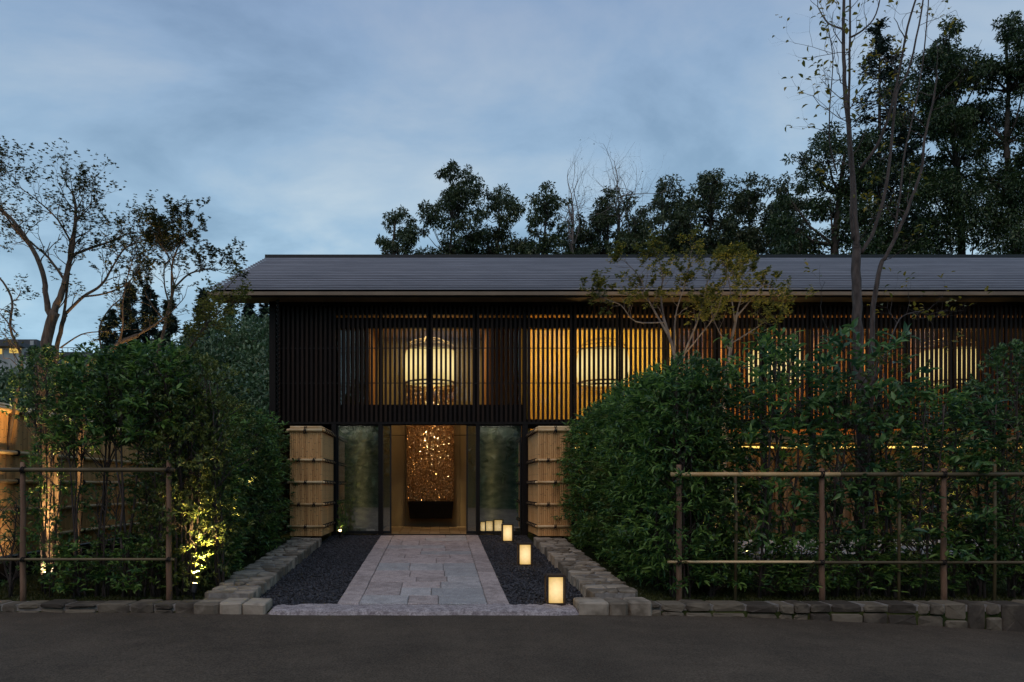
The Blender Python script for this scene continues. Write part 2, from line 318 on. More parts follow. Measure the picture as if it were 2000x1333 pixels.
# ------------------------------------------------------------------ stones
def prism_stone(poly, ax, base, top, bevel, jit=0.006):
    """irregular stone: polygon in a plane, given depth and a chamfered uneven face. ax 'z' = lies flat, ax 'y' = faces the road"""
    n = len(poly); cx = sum(p[0] for p in poly) / n; cy = sum(p[1] for p in poly) / n
    vs = []
    def put(u, v, w): vs.append((u, v, w) if ax == 'z' else (u, w, v))
    sg = 1 if top > base else -1
    for p in poly: put(p[0], p[1], base)
    for p in poly: put(p[0], p[1], top - sg * bevel * random.uniform(0.7, 1.4))
    for p in poly:
        du, dvv = cx - p[0], cy - p[1]; L = math.hypot(du, dvv) or 1; k = min(bevel * random.uniform(0.8, 1.6), L * 0.4)
        put(p[0] + du / L * k, p[1] + dvv / L * k, top + random.uniform(-jit, jit))
    put(cx + random.uniform(-.01, .01), cy + random.uniform(-.01, .01), top + sg * random.uniform(0, jit * 1.5))
    fs = []
    for i in range(n):
        j = (i + 1) % n
        fs += [(i, j, n + j, n + i), (n + i, n + j, 2 * n + j, 2 * n + i), (2 * n + i, 2 * n + j, 3 * n)]
    if (ax == 'y'): fs = [f[::-1] for f in fs]
    if sg < 0: fs = [f[::-1] for f in fs]
    b = MB(); b.add(vs, fs); return b
def chamfer(q, c):
    out = []
    for i, p in enumerate(q):
        a = q[i - 1]; d = q[(i + 1) % len(q)]
        for o in (a, d):
            L = math.hypot(o[0] - p[0], o[1] - p[1]) or 1; k = min(c * random.uniform(0.4, 1.6), L * 0.35)
            out.append((p[0] + (o[0] - p[0]) / L * k, p[1] + (o[1] - p[1]) / L * k))
    return out
def put_mb(b, name, m, parent, smooth=False):
    c = Vector((sum(v[0] for v in b.v) / len(b.v), sum(v[1] for v in b.v) / len(b.v), sum(v[2] for v in b.v) / len(b.v)))
    b.v = [tuple(Vector(v) - c) for v in b.v]
    return obj(name, b.mesh(name, m, smooth), parent, c - (Vector(parent.location) if parent else Vector((0, 0, 0))))
def flat_wall(name, label, x0, x1, y0, y1, hz, mir):
    root = thing(name, label, 'stone wall', (0, 0, 0))
    b = MB(); zf = lambda y: plane(y) + hz - 0.012
    b.add([(x0 + .03, y0, plane(y0) - .15), (x1 - .03, y0, plane(y0) - .15), (x1 - .03, y1, plane(y1) - .15), (x0 + .03, y1, plane(y1) - .15),
           (x0 + .03, y0, zf(y0)), (x1 - .03, y0, zf(y0)), (x1 - .03, y1, zf(y1)), (x0 + .03, y1, zf(y1))],
          [(0,3,2,1),(4,5,6,7),(0,1,5,4),(1,2,6,5),(2,3,7,6),(3,0,4,7)])
    obj('mortar_bed', b.mesh('mortar_bed', M['mortar']), root)
    y = y0; line = [(x0 + (x1 - x0) * t, y0) for t in (0, .33, .66, 1)]
    prevs = lambda xx, ln: np.interp(xx, [p[0] for p in ln], [p[1] for p in ln])
    while y < y1 - 0.08:
        h = random.uniform(0.16, 0.32); ny = min(y + h, y1)
        if y1 - ny < 0.1: ny = y1
        nl = [(x0 + (x1 - x0) * t, ny + (random.uniform(-.065, .065) if ny < y1 else 0)) for t in (0, .33, .66, 1)]
        cuts = [x0] + sorted([x0 + (x1 - x0) * t for t in random.choice([(.3, .7), (.45,), (.6,), (.25, .55), (.4, .75), (.33, .62)])]) + [x1]
        sh = {c: random.uniform(-.055, .055) if x0 < c < x1 else 0 for c in cuts}
        for a, c in zip(cuts[:-1], cuts[1:]):
            g = 0.005; ov0 = random.uniform(0.0, .035) if a == x0 else 0; ov1 = random.uniform(0.0, .035) if c == x1 else 0
            q = [(a + g - ov0 + sh[a], prevs(a + sh[a], line) + g), (c - g + ov1 + sh[c], prevs(c + sh[c], line) + g), (c - g + ov1 - sh[c], prevs(c - sh[c], nl) - g), (a + g - ov0 - sh[a], prevs(a - sh[a], nl) - g)]
            zc = plane((y + ny) / 2) + hz + random.uniform(-.012, .014)
            side = (a == x0 or c == x1)
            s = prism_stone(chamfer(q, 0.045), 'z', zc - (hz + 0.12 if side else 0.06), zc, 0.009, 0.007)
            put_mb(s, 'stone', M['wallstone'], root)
        line = nl; y = ny
    return root
flat_wall('low_stone_wall', 'low rubble stone wall left of the path, below the shrub with the bright uplight', -2.72, -2.2, 8.42, 13.6, 0.13, -1)
flat_wall('low_stone_wall', 'low rubble stone wall right of the path, beside the three paper lanterns', 1.82, 2.35, 8.42, 13.6, 0.13, 1)
def cap_and_front(label, x0, x1, capx0, capx1, zt):
    root = thing('front_stone_wall', label, 'stone wall', (0, 0, 0))
    # mortar core
    n = 24; b = MB()
    for i in range(n):
        a = x0 + (x1 - x0) * i / n; c = x0 + (x1 - x0) * (i + 1) / n
        b.box((a, 8.13, min(road_z(a, 8), road_z(c, 8)) - .2), (c, 8.40, zt - .02))
    obj('mortar_bed', b.mesh('mortar_bed', M['mortar']), root)
    x = x0
    while x < x1 - 0.02:
        w = random.uniform(0.16, 0.40); nx = min(x + w, x1)
        if x1 - nx < .12: nx = x1
        zb = road_z((x + nx) / 2, 8) - 0.03; H = zt - zb; top = zt + random.uniform(-.012, .012)
        rows = 1 if H < 0.15 and random.random() < .65 else (2 if H < 0.3 or random.random() < .5 else (3 if H > .34 and random.random() < .4 else 1))
        zs = [zb] + sorted(zb + H * min(max((k / rows) + random.uniform(-.12, .12), .15), .85) for k in range(1, rows)) + [top]
        for k in range(rows):
            g = 0.006; sl_ = random.uniform(-.02, .02) if rows > 1 else 0
            xs_ = [x, nx] if random.random() < .75 or nx - x < .3 else [x, x + (nx - x) * random.uniform(.4, .6), nx]
            for a, c in zip(xs_[:-1], xs_[1:]):
                q = [(a + g + random.uniform(0, .01), zs[k] + g), (c - g, zs[k] + g + (sl_ if k else 0)), (c - g - random.uniform(0, .01), zs[k + 1] - g + random.uniform(-.006, 0)), (a + g, zs[k + 1] - g + random.uniform(-.006, 0))]
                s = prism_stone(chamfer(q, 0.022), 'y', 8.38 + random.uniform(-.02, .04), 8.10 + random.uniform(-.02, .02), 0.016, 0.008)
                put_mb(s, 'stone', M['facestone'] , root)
        x = nx
    # projecting cap stones at the end by the path
    cuts = np.linspace(capx0, capx1, 4 if capx1 - capx0 > .7 else 3)
    return root
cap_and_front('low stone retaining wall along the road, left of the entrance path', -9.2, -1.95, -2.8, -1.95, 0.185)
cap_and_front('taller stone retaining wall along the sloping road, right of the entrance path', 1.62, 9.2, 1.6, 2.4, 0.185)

# entrance path
path = thing('entrance_path', 'pale pink and grey granite slab path leading to the door', 'path', (0, 0, 0))
path['kind'] = 'structure'
bb = MB(); bb.add([(-1.17, 8.4, plane(8.4) - .018), (.83, 8.4, plane(8.4) - .018), (.83, 15, plane(15) - .018), (-1.17, 15, plane(15) - .018)], [(0, 1, 2, 3)])
obj('path_bed', bb.mesh('path_bed', M['mortar']), path)
def slab(x0, x1, y0, y1, m):
    g = 0.0045; dz = random.uniform(-.004, .004); b = MB(); n1 = 7
    # outline with chipped edges
    def edge(p, q, k):
        return [(p[0] + (q[0] - p[0]) * i / k + random.uniform(-.0035, .0035), p[1] + (q[1] - p[1]) * i / k + random.uniform(-.0035, .0035)) for i in range(k)]
    A, B_, C_, D = (x0 + g, y0 + g), (x1 - g, y0 + g), (x1 - g, y1 - g), (x0 + g, y1 - g)
    kx = max(2, int((x1 - x0) / .22)); ky = max(2, int((y1 - y0) / .22))
    pl = edge(A, B_, kx) + edge(B_, C_, ky) + edge(C_, D, kx) + edge(D, A, ky); n = len(pl)
    zc = lambda p: plane(p[1]) + dz
    vs = [(p[0], p[1], zc(p) - .06) for p in pl] + [(p[0], p[1], zc(p) - random.uniform(.004, .009)) for p in pl]
    cx_, cy_ = (x0 + x1) / 2, (y0 + y1) / 2
    for p in pl:
        d = Vector((cx_ - p[0], cy_ - p[1])); d.normalize(); q = (p[0] + d[0] * .012, p[1] + d[1] * .012); vs.append((q[0], q[1], zc(q) + random.uniform(-.0015, .0015)))
    fs = []
    for i in range(n):
        j = (i + 1) % n; fs += [(i, j, n + j, n + i), (n + i, n + j, 2 * n + j, 2 * n + i)]
    fs.append(tuple(2 * n + i for i in range(n)))
    b.add(vs, fs); put_mb(b, 'slab', m, path)
XL, XLi, XRi, XR = -1.19, -0.93, 0.585, 0.846
y = 8.42
for (a, c) in ((XL, XLi), (XRi, XR)):
    y = 8.42
    while y < 15:
        ny = min(y + random.uniform(.7, 1.35), 15.0)
        if 15 - ny < .4: ny = 15.0
        slab(a, c, y, ny, M['pink']); y = ny
rows = [(1180, 1163, [(.38, 'pale'), (.24, 'pink'), (.38, 'grey')]), (1163, 1148, [(.30, 'pink'), (.26, 'pale'), (.44, 'grey')]), (1148, 1136, [(.30, 'pink'), (.34, 'pink'), (.36, 'pale')]),
        (1136, 1126, [(.42, 'pink'), (.28, 'pink'), (.30, 'pale')]), (1126, 1114, [(.35, 'pink'), (.33, 'pink'), (.32, 'grey')]), (1114, 1100, [(.33, 'grey'), (.34, 'pale'), (.33, 'grey')]),
        (1100, 1090, [(.6, 'pink'), (.4, 'pink')]), (1090, 1083, [(.25, 'pink'), (.5, 'pink'), (.25, 'pink')]), (1083, 1077, [(.42, 'pink'), (.58, 'grey')]), (1077, 1071, [(.43, 'pink'), (.28, 'pink'), (.29, 'pink')]),
        (1071, 1065, [(.70, 'pale'), (.30, 'pink')]), (1065, 1056, [(.16, 'pink'), (.22, 'pink'), (.62, 'pink')]), (1056, 1051, [(.45, 'pink'), (.55, 'pale')]), (1051, 1045, [(.72, 'pink'), (.28, 'pale')])]
for ya, yb, parts in rows:
    a = XLi; y0_, y1_ = max(Yp(ya), 8.42), min(Yp(yb), 15.0)
    for fr_, mm in parts:
        c = a + (XRi - XLi) * fr_; slab(a, min(c, XRi), y0_, y1_, M[mm]); a = c
# rough split threshold stone
b = MB(); nx_, ny_ = 60, 8; tv = []
for j in range(ny_ + 1):
    for i in range(nx_ + 1):
        u = i / nx_; v = j / ny_; x = -1.93 + u * 3.55
        yb_ = 8.405 - 0.02 * noise.noise(Vector((x * 3, 1, 0))); yf = 7.96 + 0.03 * noise.noise(Vector((x * 2, 5, 0))) + max(0, abs(x + .16) - 1.45) ** 2 * .5
        yy = yf + (yb_ - yf) * v; zt = 0.128 + 0.016 * noise.noise(Vector((x * 5, yy * 9, 2))) + 0.010 * noise.noise(Vector((x * 17, yy * 25, 4))) - (0.05 if j == 0 else 0) - (0.02 if j == 1 else 0)
        if i in (0, nx_): zt -= .06
        tv.append((x, yy if j else yf - .004, zt if j else 0.0))
b.add(tv, [(j * (nx_ + 1) + i, j * (nx_ + 1) + i + 1, (j + 1) * (nx_ + 1) + i + 1, (j + 1) * (nx_ + 1) + i) for j in range(ny_) for i in range(nx_)])
th = put_mb(b, 'threshold_stone', M['threshold'], None); tag(th, 'long rough granite kerb slab between the road and the paved path', 'kerb stone')
# end cap blocks of the low walls, projecting towards the path
def capblocks(label, cuts, y0, y1, zt):
    root = thing('wall_end_block', label, 'stone block', (0, 0, 0))
    for a, c in zip(cuts[:-1], cuts[1:]):
        q = [(a + .005, y0 + random.uniform(-.015, .01)), (c - .005, y0 + random.uniform(-.015, .01)), (c - .005, y1), (a + .005, y1)]
        s = prism_stone(chamfer(q, .03), 'z', 0.02, zt + random.uniform(-.008, .008), .018, .004); put_mb(s, 'stone', M['wallstone'], root)
capblocks('wide flat end stones of the left low wall at the road', [-2.75, -2.46, -2.20, -1.93], 8.03, 8.44, .20)
capblocks('big grey end stone of the right low wall by the nearest lantern', [1.58, 1.93, 2.16, 2.42], 8.05, 8.44, .205)

# ------------------------------------------------------------------ the building
FY = 15.0
def fx(px, Y=FY): return (px - CX) / FPX * Y
def fz(py, Y=FY): return EYE - (py - CY) / FPX * Y
BL, BR = fx(527), 15.5
bld = thing('guest_house', 'long dark two storey timber lattice house with grey sheet roof and lit interior', 'building', (0, 0, 0))
EV, RG = 14.44, 19.4; ZE, ZR = 5.46, 7.69
XE0 = -4.64; XE1 = 16.6; NC = 21
roof = MB(); tk = 0.10
for sgn in (1, -1):
    yf = lambda y: y if sgn > 0 else 2 * RG - y
    vs = [(XE0 + .02, yf(EV + .06), ZE - .02), (XE1, yf(EV + .06), ZE - .02), (XE1, yf(RG), ZR - .02), (XE0 + .02, yf(RG), ZR - .02)]
    vs += [(a, b_, c - tk) for a, b_, c in vs]
    fs = [(0,1,2,3),(4,7,6,5),(0,4,5,1),(1,5,6,2),(3,7,4,0)]
    if sgn < 0: fs = [f[::-1] for f in fs]
    roof.add(vs, fs)
rf = obj('roof', roof.mesh('roof', M['black']), bld)
for sgn in (1, -1):
    for i in range(NC):
        a, c = i / NC, (i + 1) / NC
        y0_, y1_ = EV + (RG - EV) * a, EV + (RG - EV) * c + .03; z0_, z1_ = ZE + (ZR - ZE) * a, ZE + (ZR - ZE) * c
        if sgn < 0: y0_, y1_ = 2 * RG - y0_, 2 * RG - y1_
        th_ = 0.05
        b = MB(); vs = [(XE0, y0_, z0_ + .022), (XE1, y0_, z0_ + .022), (XE1, y0_, z0_ + th_), (XE0, y0_, z0_ + th_), (XE1, y1_, z1_ + .002), (XE0, y1_, z1_ + .002), (XE0, y1_, z1_ - .02), (XE1, y1_, z1_ - .02)]
        fs = [(0,1,2,3),(3,2,4,5),(0,3,5,6),(1,7,4,2)]
        if sgn < 0: fs = [f[::-1] for f in fs]
        b.add(vs, fs); put_mb(b, 'roof_course', M['roofmetal'], rf)
part_box('ridge_cap', (XE0 - .01, RG - .12, ZR - .01), (XE1, RG + .12, ZR + .07), M['iron'], rf)
part_box('fascia', (XE0, EV, 5.372), (XE1, EV + .04, ZE - .018), M['bronze'], bld)
part_box('soffit', (XE0 + .02, EV + .042, 5.372), (XE1, FY + .1, 5.40), M['bronze'], bld)
# structure behind the lattice
WY = 15.16
def wall(name, xa, xb, ya, yb, m=M['black'], y0=WY, y1=WY + .12): return part_box(name, (fx(xa), y0, fz(yb)), (fx(xb), y1, fz(ya)), m, bld)
PXR = 2300
wall('wall_panel', 527, 650, 588, 826)
wall('beam', 650.5, PXR, 588, 610.5)
wall('beam', 650.5, PXR, 617.5, 637)
wall('spandrel', 650.5, 1030, 789, 829)
wall('spandrel', 1030.5, PXR, 818, 836)
part_box('corner_post', (BL, FY - .06, .5), (BL + .13, FY + .14, 5.37), M['black'], bld)
mull = [650, 743, 839, 932, 1026, 1119, 1216, 1307, 1401, 1495, 1590, 1684, 1778, 1866, 1960, 2054, 2148, 2242]
for i, p in enumerate(mull):
    w = 4.2 if p not in (839,) else 3
    part_box('mullion', (fx(p - w), WY - .045, fz(829 if p < 1030 else 836)), (fx(p + w), WY - .002, fz(600)), M['black'], bld)
# glazing behind the lattice
part_box('glazing', (fx(655), WY + .14, fz(789)), (fx(1024), WY + .15, fz(637)), M['glass'], bld)
part_box('glazing', (fx(1032), WY + .14, fz(818)), (fx(PXR), WY + .15, fz(637)), M['glass'], bld)
# lattice slats
pitch = 9.05 * FY / FPX; x = fx(545)
sm = boxmesh('slat', (0.048, 0.045, fz(592) - fz(824)), M['slat'])
while x < fx(PXR):
    o = obj('slat', sm, bld, (x, FY + .02, fz(824))); x += pitch
for py in (679.5, 748):
    part_box('lattice_rod', (BL + .14, FY + .046, fz(py) - .009), (fx(PXR), FY + .058, fz(py) + .009), M['iron'], bld)
part_box('lattice_rail', (BL + .14, FY - .02, fz(829)), (fx(PXR), FY + .10, fz(824.5)), M['black'], bld)
part_box('lattice_rail', (BL + .14, FY - .02, 5.30), (fx(PXR), FY + .10, 5.368), M['black'], bld)
# ground storey of the entrance
zfl = 0.504
for a, c in ((648, 657), (739, 747.5), (930, 937), (1020, 1030.5)):
    part_box('post', (fx(a), FY - .05, .45), (fx(c), FY + .12, fz(829.5)), M['black'], bld)
part_box('stone_wall', (fx(657.5), FY + .30, .45), (fx(739), FY + .35, fz(829.5)), M['greenstone'], bld)
part_box('stone_wall', (fx(937.5), FY + .30, .45), (fx(1020), FY + .35, fz(829.5)), M['greenstone'], bld)
part_box('floor', (fx(650), FY - .02, .38), (fx(1026), 18.3, zfl - .012), M['black'], bld)
part_box('door_sill', (fx(744), FY - .06, .44), (fx(934), FY + .10, .515), M['iron'], bld)
for i in range(11):
    for j in range(10):
        xa = fx(735, 15.2) + i * .225; ya = 15.12 + j * .315
        part_box('floor_tile', (xa + .004, ya + .004, zfl - .011), (xa + .221, ya + .311, zfl + random.uniform(-.001, .002)), M['tile'], bld)
def door(xa, xb, y):
    t = thing_part = obj('sliding_door', boxmesh('sliding_door', (.001, .001, .001), M['iron']), bld)
    return t
for (xa, xb, yy) in ((657.5, 764, FY + .07), (911, 1019, FY + .07)):
    X0, X1 = fx(xa), fx(xb); z0, z1 = .52, fz(830)
    b = MB(); w = .03
    b.box((X0, yy, z0), (X0 + w, yy + .03, z1)); b.box((X1 - w, yy, z0), (X1, yy + .03, z1)); b.box((X0 + w, yy, z0), (X1 - w, yy + .03, z0 + .06)); b.box((X0 + w, yy, z1 - .02), (X1 - w, yy + .03, z1))
    d = put_mb(b, 'sliding_door', M['iron'], bld)
    pb = MB(); pb.box((X0 + w, yy + .012, z0 + .06), (X1 - w, yy + .018, z1 - .02)); pm = pb.mesh('pane', M['doorglass']); g = obj('pane', pm, d, -d.location)
# entrance hall
U_ = 2.62
BY = 18.3
for (xa, xb, nm) in ((fx(640), -.83, 0), (-.83, .57, 1), (.57, fx(1036) + .8, 0)):
    for (za, zb) in ((zfl, 2.82), (2.835, 5.3)):
        part_box('wall_panel', (xa + .004, BY + (.03 if nm else 0), za), (xb - .004, BY + .12, zb), M['mustard'], bld)
part_box('hall_side_wall', (-1.66, 16.5, zfl), (-1.56, BY, 5.3), M['amber'], bld)
part_box('side_partition', (fx(640), 16.9, zfl), (-1.67, 17.0, 5.3), M['brownwall'], bld)
part_box('hall_side_wall', (1.14, 16.5, zfl), (1.24, BY, 5.3), M['amber'], bld)
part_box('side_partition', (1.25, 16.9, zfl), (fx(1030), 17.0, 5.3), M['brownwall'], bld)
part_box('lounge_side_wall', (fx(1031) + .02, FY + .3, U_), (fx(1031) + .09, 17.28, 5.3), M['cream'], bld)
part_box('ceiling', (BL + .1, FY + .3, 5.31), (BR, 23.4, 5.36), M['ceiling'], bld)
part_box('back_wall', (BL, 23.4, .3), (BR, 23.5, 5.36), M['black'], bld)
part_box('gable_wall', (BL, FY + .15, .3), (BL + .1, 23.4, 5.36), M['black'], bld)
# upper and lower lounge right of the entrance
U = 2.62
part_box('upper_floor', (fx(1031) + .1, WY + .16, U - .16), (BR, 23.3, U), M['ceiling'], bld)
part_box('lounge_wall', (fx(1031) + .1, 17.3, U), (5.8, 17.4, 5.3), M['cream'], bld)
part_box('lounge_wall', (5.81, 18.6, U), (BR, 18.7, 5.3), M['amber'], bld)
part_box('end_wall', (BR - .1, WY + .2, .3), (BR, 23.3, 5.3), M['amber'], bld)
for p in (6.9, 8.1, 9.3, 10.5, 11.7, 12.9):
    part_box('column', (p, 17.9, U), (p + .22, 18.1, 5.3), M['amber'], bld)
part_box('ground_wall', (fx(1031) + .1, 16.2, .4), (BR, 16.3, U - .16), M['brownwall'], bld)
for k in range(70):
    xx = fx(1031) + .2 + k * .19
    if xx > BR - .3: break
    part_box('wall_batten', (xx, 16.12, .45), (xx + .05, 16.19, 2.2), M['brownwall'], bld)
for p in mull[5:]:
    part_box('post', (fx(p) - .05, FY + .02, .45), (fx(p) + .05, FY + .12, fz(836)), M['black'], bld)
stl = part_box('cove_light', (fx(1060), 15.75, 2.36), (BR - .3, 15.82, 2.40), M['strip'], bld)

# bead curtain and basin
cy_ = 17.85; cur = thing('bead_curtain', 'shimmering copper bead curtain hanging in the entrance hall', 'artwork', (fx(840.5, cy_), cy_, 0))
wd = 1.16; zb_, zt_ = fz(978, cy_), 4.6; nst = 44; per = 190; n = nst * per * 2
st = np.tile(np.repeat(np.arange(nst), per), 2); lay = np.repeat([0, 1], nst * per)
X = ((st + .5 * lay) / (nst - .5) - .5) * wd + rng.normal(0, .0025, n); Z = zb_ + (zt_ - zb_) * (np.tile(np.tile(np.arange(per), nst), 2) + rng.uniform(-.3, .3, n)) / per; Yo = lay * .06 + rng.normal(0, .004, n)
sz = rng.uniform(.005, .009, n); nrm = rng.normal(0, 1, (n, 3)); nrm[:, 1] -= 1.3; nrm[:, 2] *= .35; nrm /= np.linalg.norm(nrm, axis=1)[:, None]
up_ = np.cross(nrm, np.array([1.0, 0, 0]) + rng.normal(0, .3, (n, 3))); up_ /= np.linalg.norm(up_, axis=1)[:, None]; rt = np.cross(nrm, up_); c0 = np.stack([X, Yo, Z], 1); sz = sz[:, None]
V = np.stack([c0 + up_ * sz * 2.4, c0 + rt * sz * .8, c0 - up_ * sz * 2.4, c0 - rt * sz * .8], 1).reshape(-1, 3); FO = np.arange(n * 4).reshape(-1, 4)
o = obj('beads', np_mesh('beads', V, FO, M['copper']), cur, kind='stuff')
n = 1100; cols = rng.choice([-.40, -.22, -.10, .02, .06, .20, .36, .46], n, p=[.1, .1, .22, .2, .14, .1, .08, .06]); c0 = np.stack([cols + rng.normal(0, .02, n), np.full(n, -.03), 2.85 - np.abs(rng.normal(0, .42, n))], 1); c0[:, 2] += (rng.random(n) < .5) * 1.2
nr = unit(rng.normal(0, 1, (n, 3)) + np.array([0, -.8, .5])); u2 = unit(np.cross(nr, rng.normal(0, 1, (n, 3)))); r2 = np.cross(nr, u2); k2 = rng.uniform(.008, .014, (n, 1))
V = np.stack([c0 + u2 * k2, c0 + r2 * k2, c0 - u2 * k2, c0 - r2 * k2], 1).reshape(-1, 3)
obj('glint_flakes', np_mesh('glint_flakes', V, np.arange(n * 4).reshape(-1, 4), mat('glint flake', (1, .84, .62), rough=.28, metallic=1.0)), cur, kind='stuff')  # bright flakes added as glints, mostly near the curtain top
b = MB(); b.box((-wd / 2 - .01, -.02, 4.6), (wd / 2 + .01, .12, 4.66)); obj('top_rail', b.mesh('top_rail', M['iron']), cur)
b = MB(); b.box((-wd / 2, .13, zb_), (wd / 2, .135, zt_)); obj('backing', b.mesh('backing', mat('bronze cloth', (.12, .065, .022), (.20, .11, .038), scale=30, rough=.6)), cur)
b = MB(); X0, X1 = fx(797, cy_), fx(886, cy_); z0, z1 = fz(1014, cy_), fz(980, cy_)
b.add([(X0, cy_ - .1, z1), (X1, cy_ - .1, z1), (X1 - .04, cy_ + .1, z0), (X0 + .04, cy_ + .1, z0), (X0, cy_ + .44, z1), (X1, cy_ + .44, z1), (X1 - .04, cy_ + .44, z0), (X0 + .04, cy_ + .44, z0)],
      [(0,1,2,3)[::-1],(4,7,6,5)[::-1],(0,4,5,1)[::-1],(1,5,6,2)[::-1],(2,6,7,3)[::-1],(3,7,4,0)[::-1]])
tag(put_mb(b, 'wall_basin', M['black'], None), 'black wall basin below the copper bead curtain', 'basin')

# hall lanterns
LY = 16.6
lant = thing('drum_lantern', 'huge barrel paper lantern hanging above the entrance door', 'lantern', (fx(840, LY), LY, fz(748, LY)), group='barrel paper lanterns behind the lattice')
b = MB(); Hh = fz(687, LY) - fz(748, LY); r_ = .60
prof = [(r_ * (.93 + .07 * math.sin(math.pi * t)), Hh * t) for t in np.linspace(0, 1, 9)]
b.lathe(prof, 28); obj('paper_shade', b.mesh('paper_shade', M['hallpaper'], True), lant)
b = MB()
for zz_, rr in ((-.02, .57), (.0, .57), (-.10, .54), (Hh + .01, .57), (Hh + .10, .54)):
    b.tube([(rr * math.cos(t), rr * math.sin(t), zz_) for t in np.linspace(0, 2 * math.pi, 29)], .012, 5, False)
for k in range(12):
    t = k / 12 * 2 * math.pi; c, s = math.cos(t), math.sin(t)
    b.tube([(.57 * c, .57 * s, 0), (.54 * c, .54 * s, -.12)], .008, 4); b.tube([(.57 * c, .57 * s, Hh), (.54 * c, .54 * s, Hh + .12)], .008, 4)
obj('ring_frame', b.mesh('ring_frame', M['brass']), lant)
b = MB()
for k in range(7):
    t = k / 7 * 6.28; c, s = math.cos(t), math.sin(t)
    b.tube([(0, 0, Hh + .32), (.2 * c, .2 * s, Hh + .28), (.42 * c, .42 * s, Hh + .22 + .04 * (k % 2)), (.55 * c, .55 * s, Hh + .12)], .012, 4)
b.tube([(0, 0, Hh + .3), (0, 0, 5.3 - fz(748, LY))], .02, 6)
obj('hanger', b.mesh('hanger', M['brass']), lant)
llab = ['barrel paper lantern behind the lattice, first right of the entrance, before the bright cream wall', 'huge barrel paper lantern behind the lattice between the yellow maple and the tall bare tree', 'huge barrel paper lantern behind the lattice right of the tall bare tree']
for i, lb in enumerate(llab):
    c = copy_tree(lant); c.location.x += 337 * (i + 1) / FPX * LY; c['label'] = lb
# rain chain
rc = thing('rain_chain', 'black rain chain of linked cups hanging from the left eave', 'rain chain', (fx(543, 14.75), 14.75, 0))
cup = MB(); cup.lathe([(.012, 0), (.04, .06), (.042, .065), (.034, .062), (.01, .01)], 8)
cm = cup.mesh('cup', M['iron'])
for k in range(42): obj('cup', cm, rc, (0, 0, 5.28 - k * .092))
b = MB(); b.tube([(0, 0, 5.37), (0, 0, 1.4)], .004, 4); obj('chain', b.mesh('chain', M['iron']), rc)

# ------------------------------------------------------------------ bamboo
def cane_mesh(H, r, seed, n=7):
    rr = random.Random(seed); b = MB(); zs = []; z = rr.uniform(.05, .3)
    while z < H - .05: zs.append(z); z += rr.uniform(.26, .42)
    rows = [(r, 0, 0)]
    for z in zs: rows += [(r, z - .004, 0), (r * 1.06, z, 1), (r * .98, z + .004, 0)]
    rows.append((r, H, 0))
    vs = [(q * math.cos(2 * math.pi * j / n), q * math.sin(2 * math.pi * j / n), z) for q, z, _ in rows for j in range(n)]
    for i in range(len(rows) - 1):
        mi = 1 if (rows[i][2] or rows[i + 1][2]) else 0
        b.add([], [], 0)
    b.v = vs
    for i in range(len(rows) - 1):
        mi = 1 if (rows[i][2] or rows[i + 1][2]) else 0
        for j in range(n): b.f.append((i * n + j, i * n + (j + 1) % n, (i + 1) * n + (j + 1) % n, (i + 1) * n + j)); b.mi.append(mi)
    b.f.append(tuple((len(rows) - 1) * n + j for j in range(n))); b.mi.append(0)
    return b.mesh('cane', [M['bamboo'], M['bamboonode']], False)
def pole(root, a, c, r, name='rail', m=None):
    b = MB(); a = Vector(a); c = Vector(c); L = (c - a).length; k = max(2, int(L / .3)); pts = []; rad = []
    for i in range(k + 1):
        t = i / k
        if 0 < i < k: pts += [a.lerp(c, t - .012 / L), a.lerp(c, t), a.lerp(c, t + .012 / L)]; rad += [r, r * 1.1, r]
        else: pts.append(a.lerp(c, t)); rad.append(r)
    b.tube(pts, rad, 9); return put_mb(b, name, m or M['bamboopole'], root, True)
def tie(root, p, axis, r, tails=True, name='rope_tie'):
    """dark rope knot round a rail that runs along axis"""
    b = MB(); p = Vector(p); ax = Vector(axis).normalized(); u = Vector((0, 0, 1)); w = ax.cross(u)
    for off, tl in ((-.018, .5), (.0, -.5), (.016, .3)):
        b.tube([p + ax * (off + tl * .02 * math.cos(t)) + (u * math.cos(t) + w * math.sin(t)) * (r + .008) for t in np.linspace(0, 2 * math.pi, 9)], .008, 4, False)
    if tails:
        fw = w if w.y < 0 or w.x > 0 else -w
        s = 1 if fw.dot(Vector((0, -1, 0)) + Vector((.3, 0, 0))) > 0 else -1
        for k in (-1, 1): b.tube([p + fw * s * (r + .01), p + fw * s * (r + .025) + ax * .03 * k - u * .05], [.008, .004], 4)
    return put_mb(b, name, M['rope'], root)
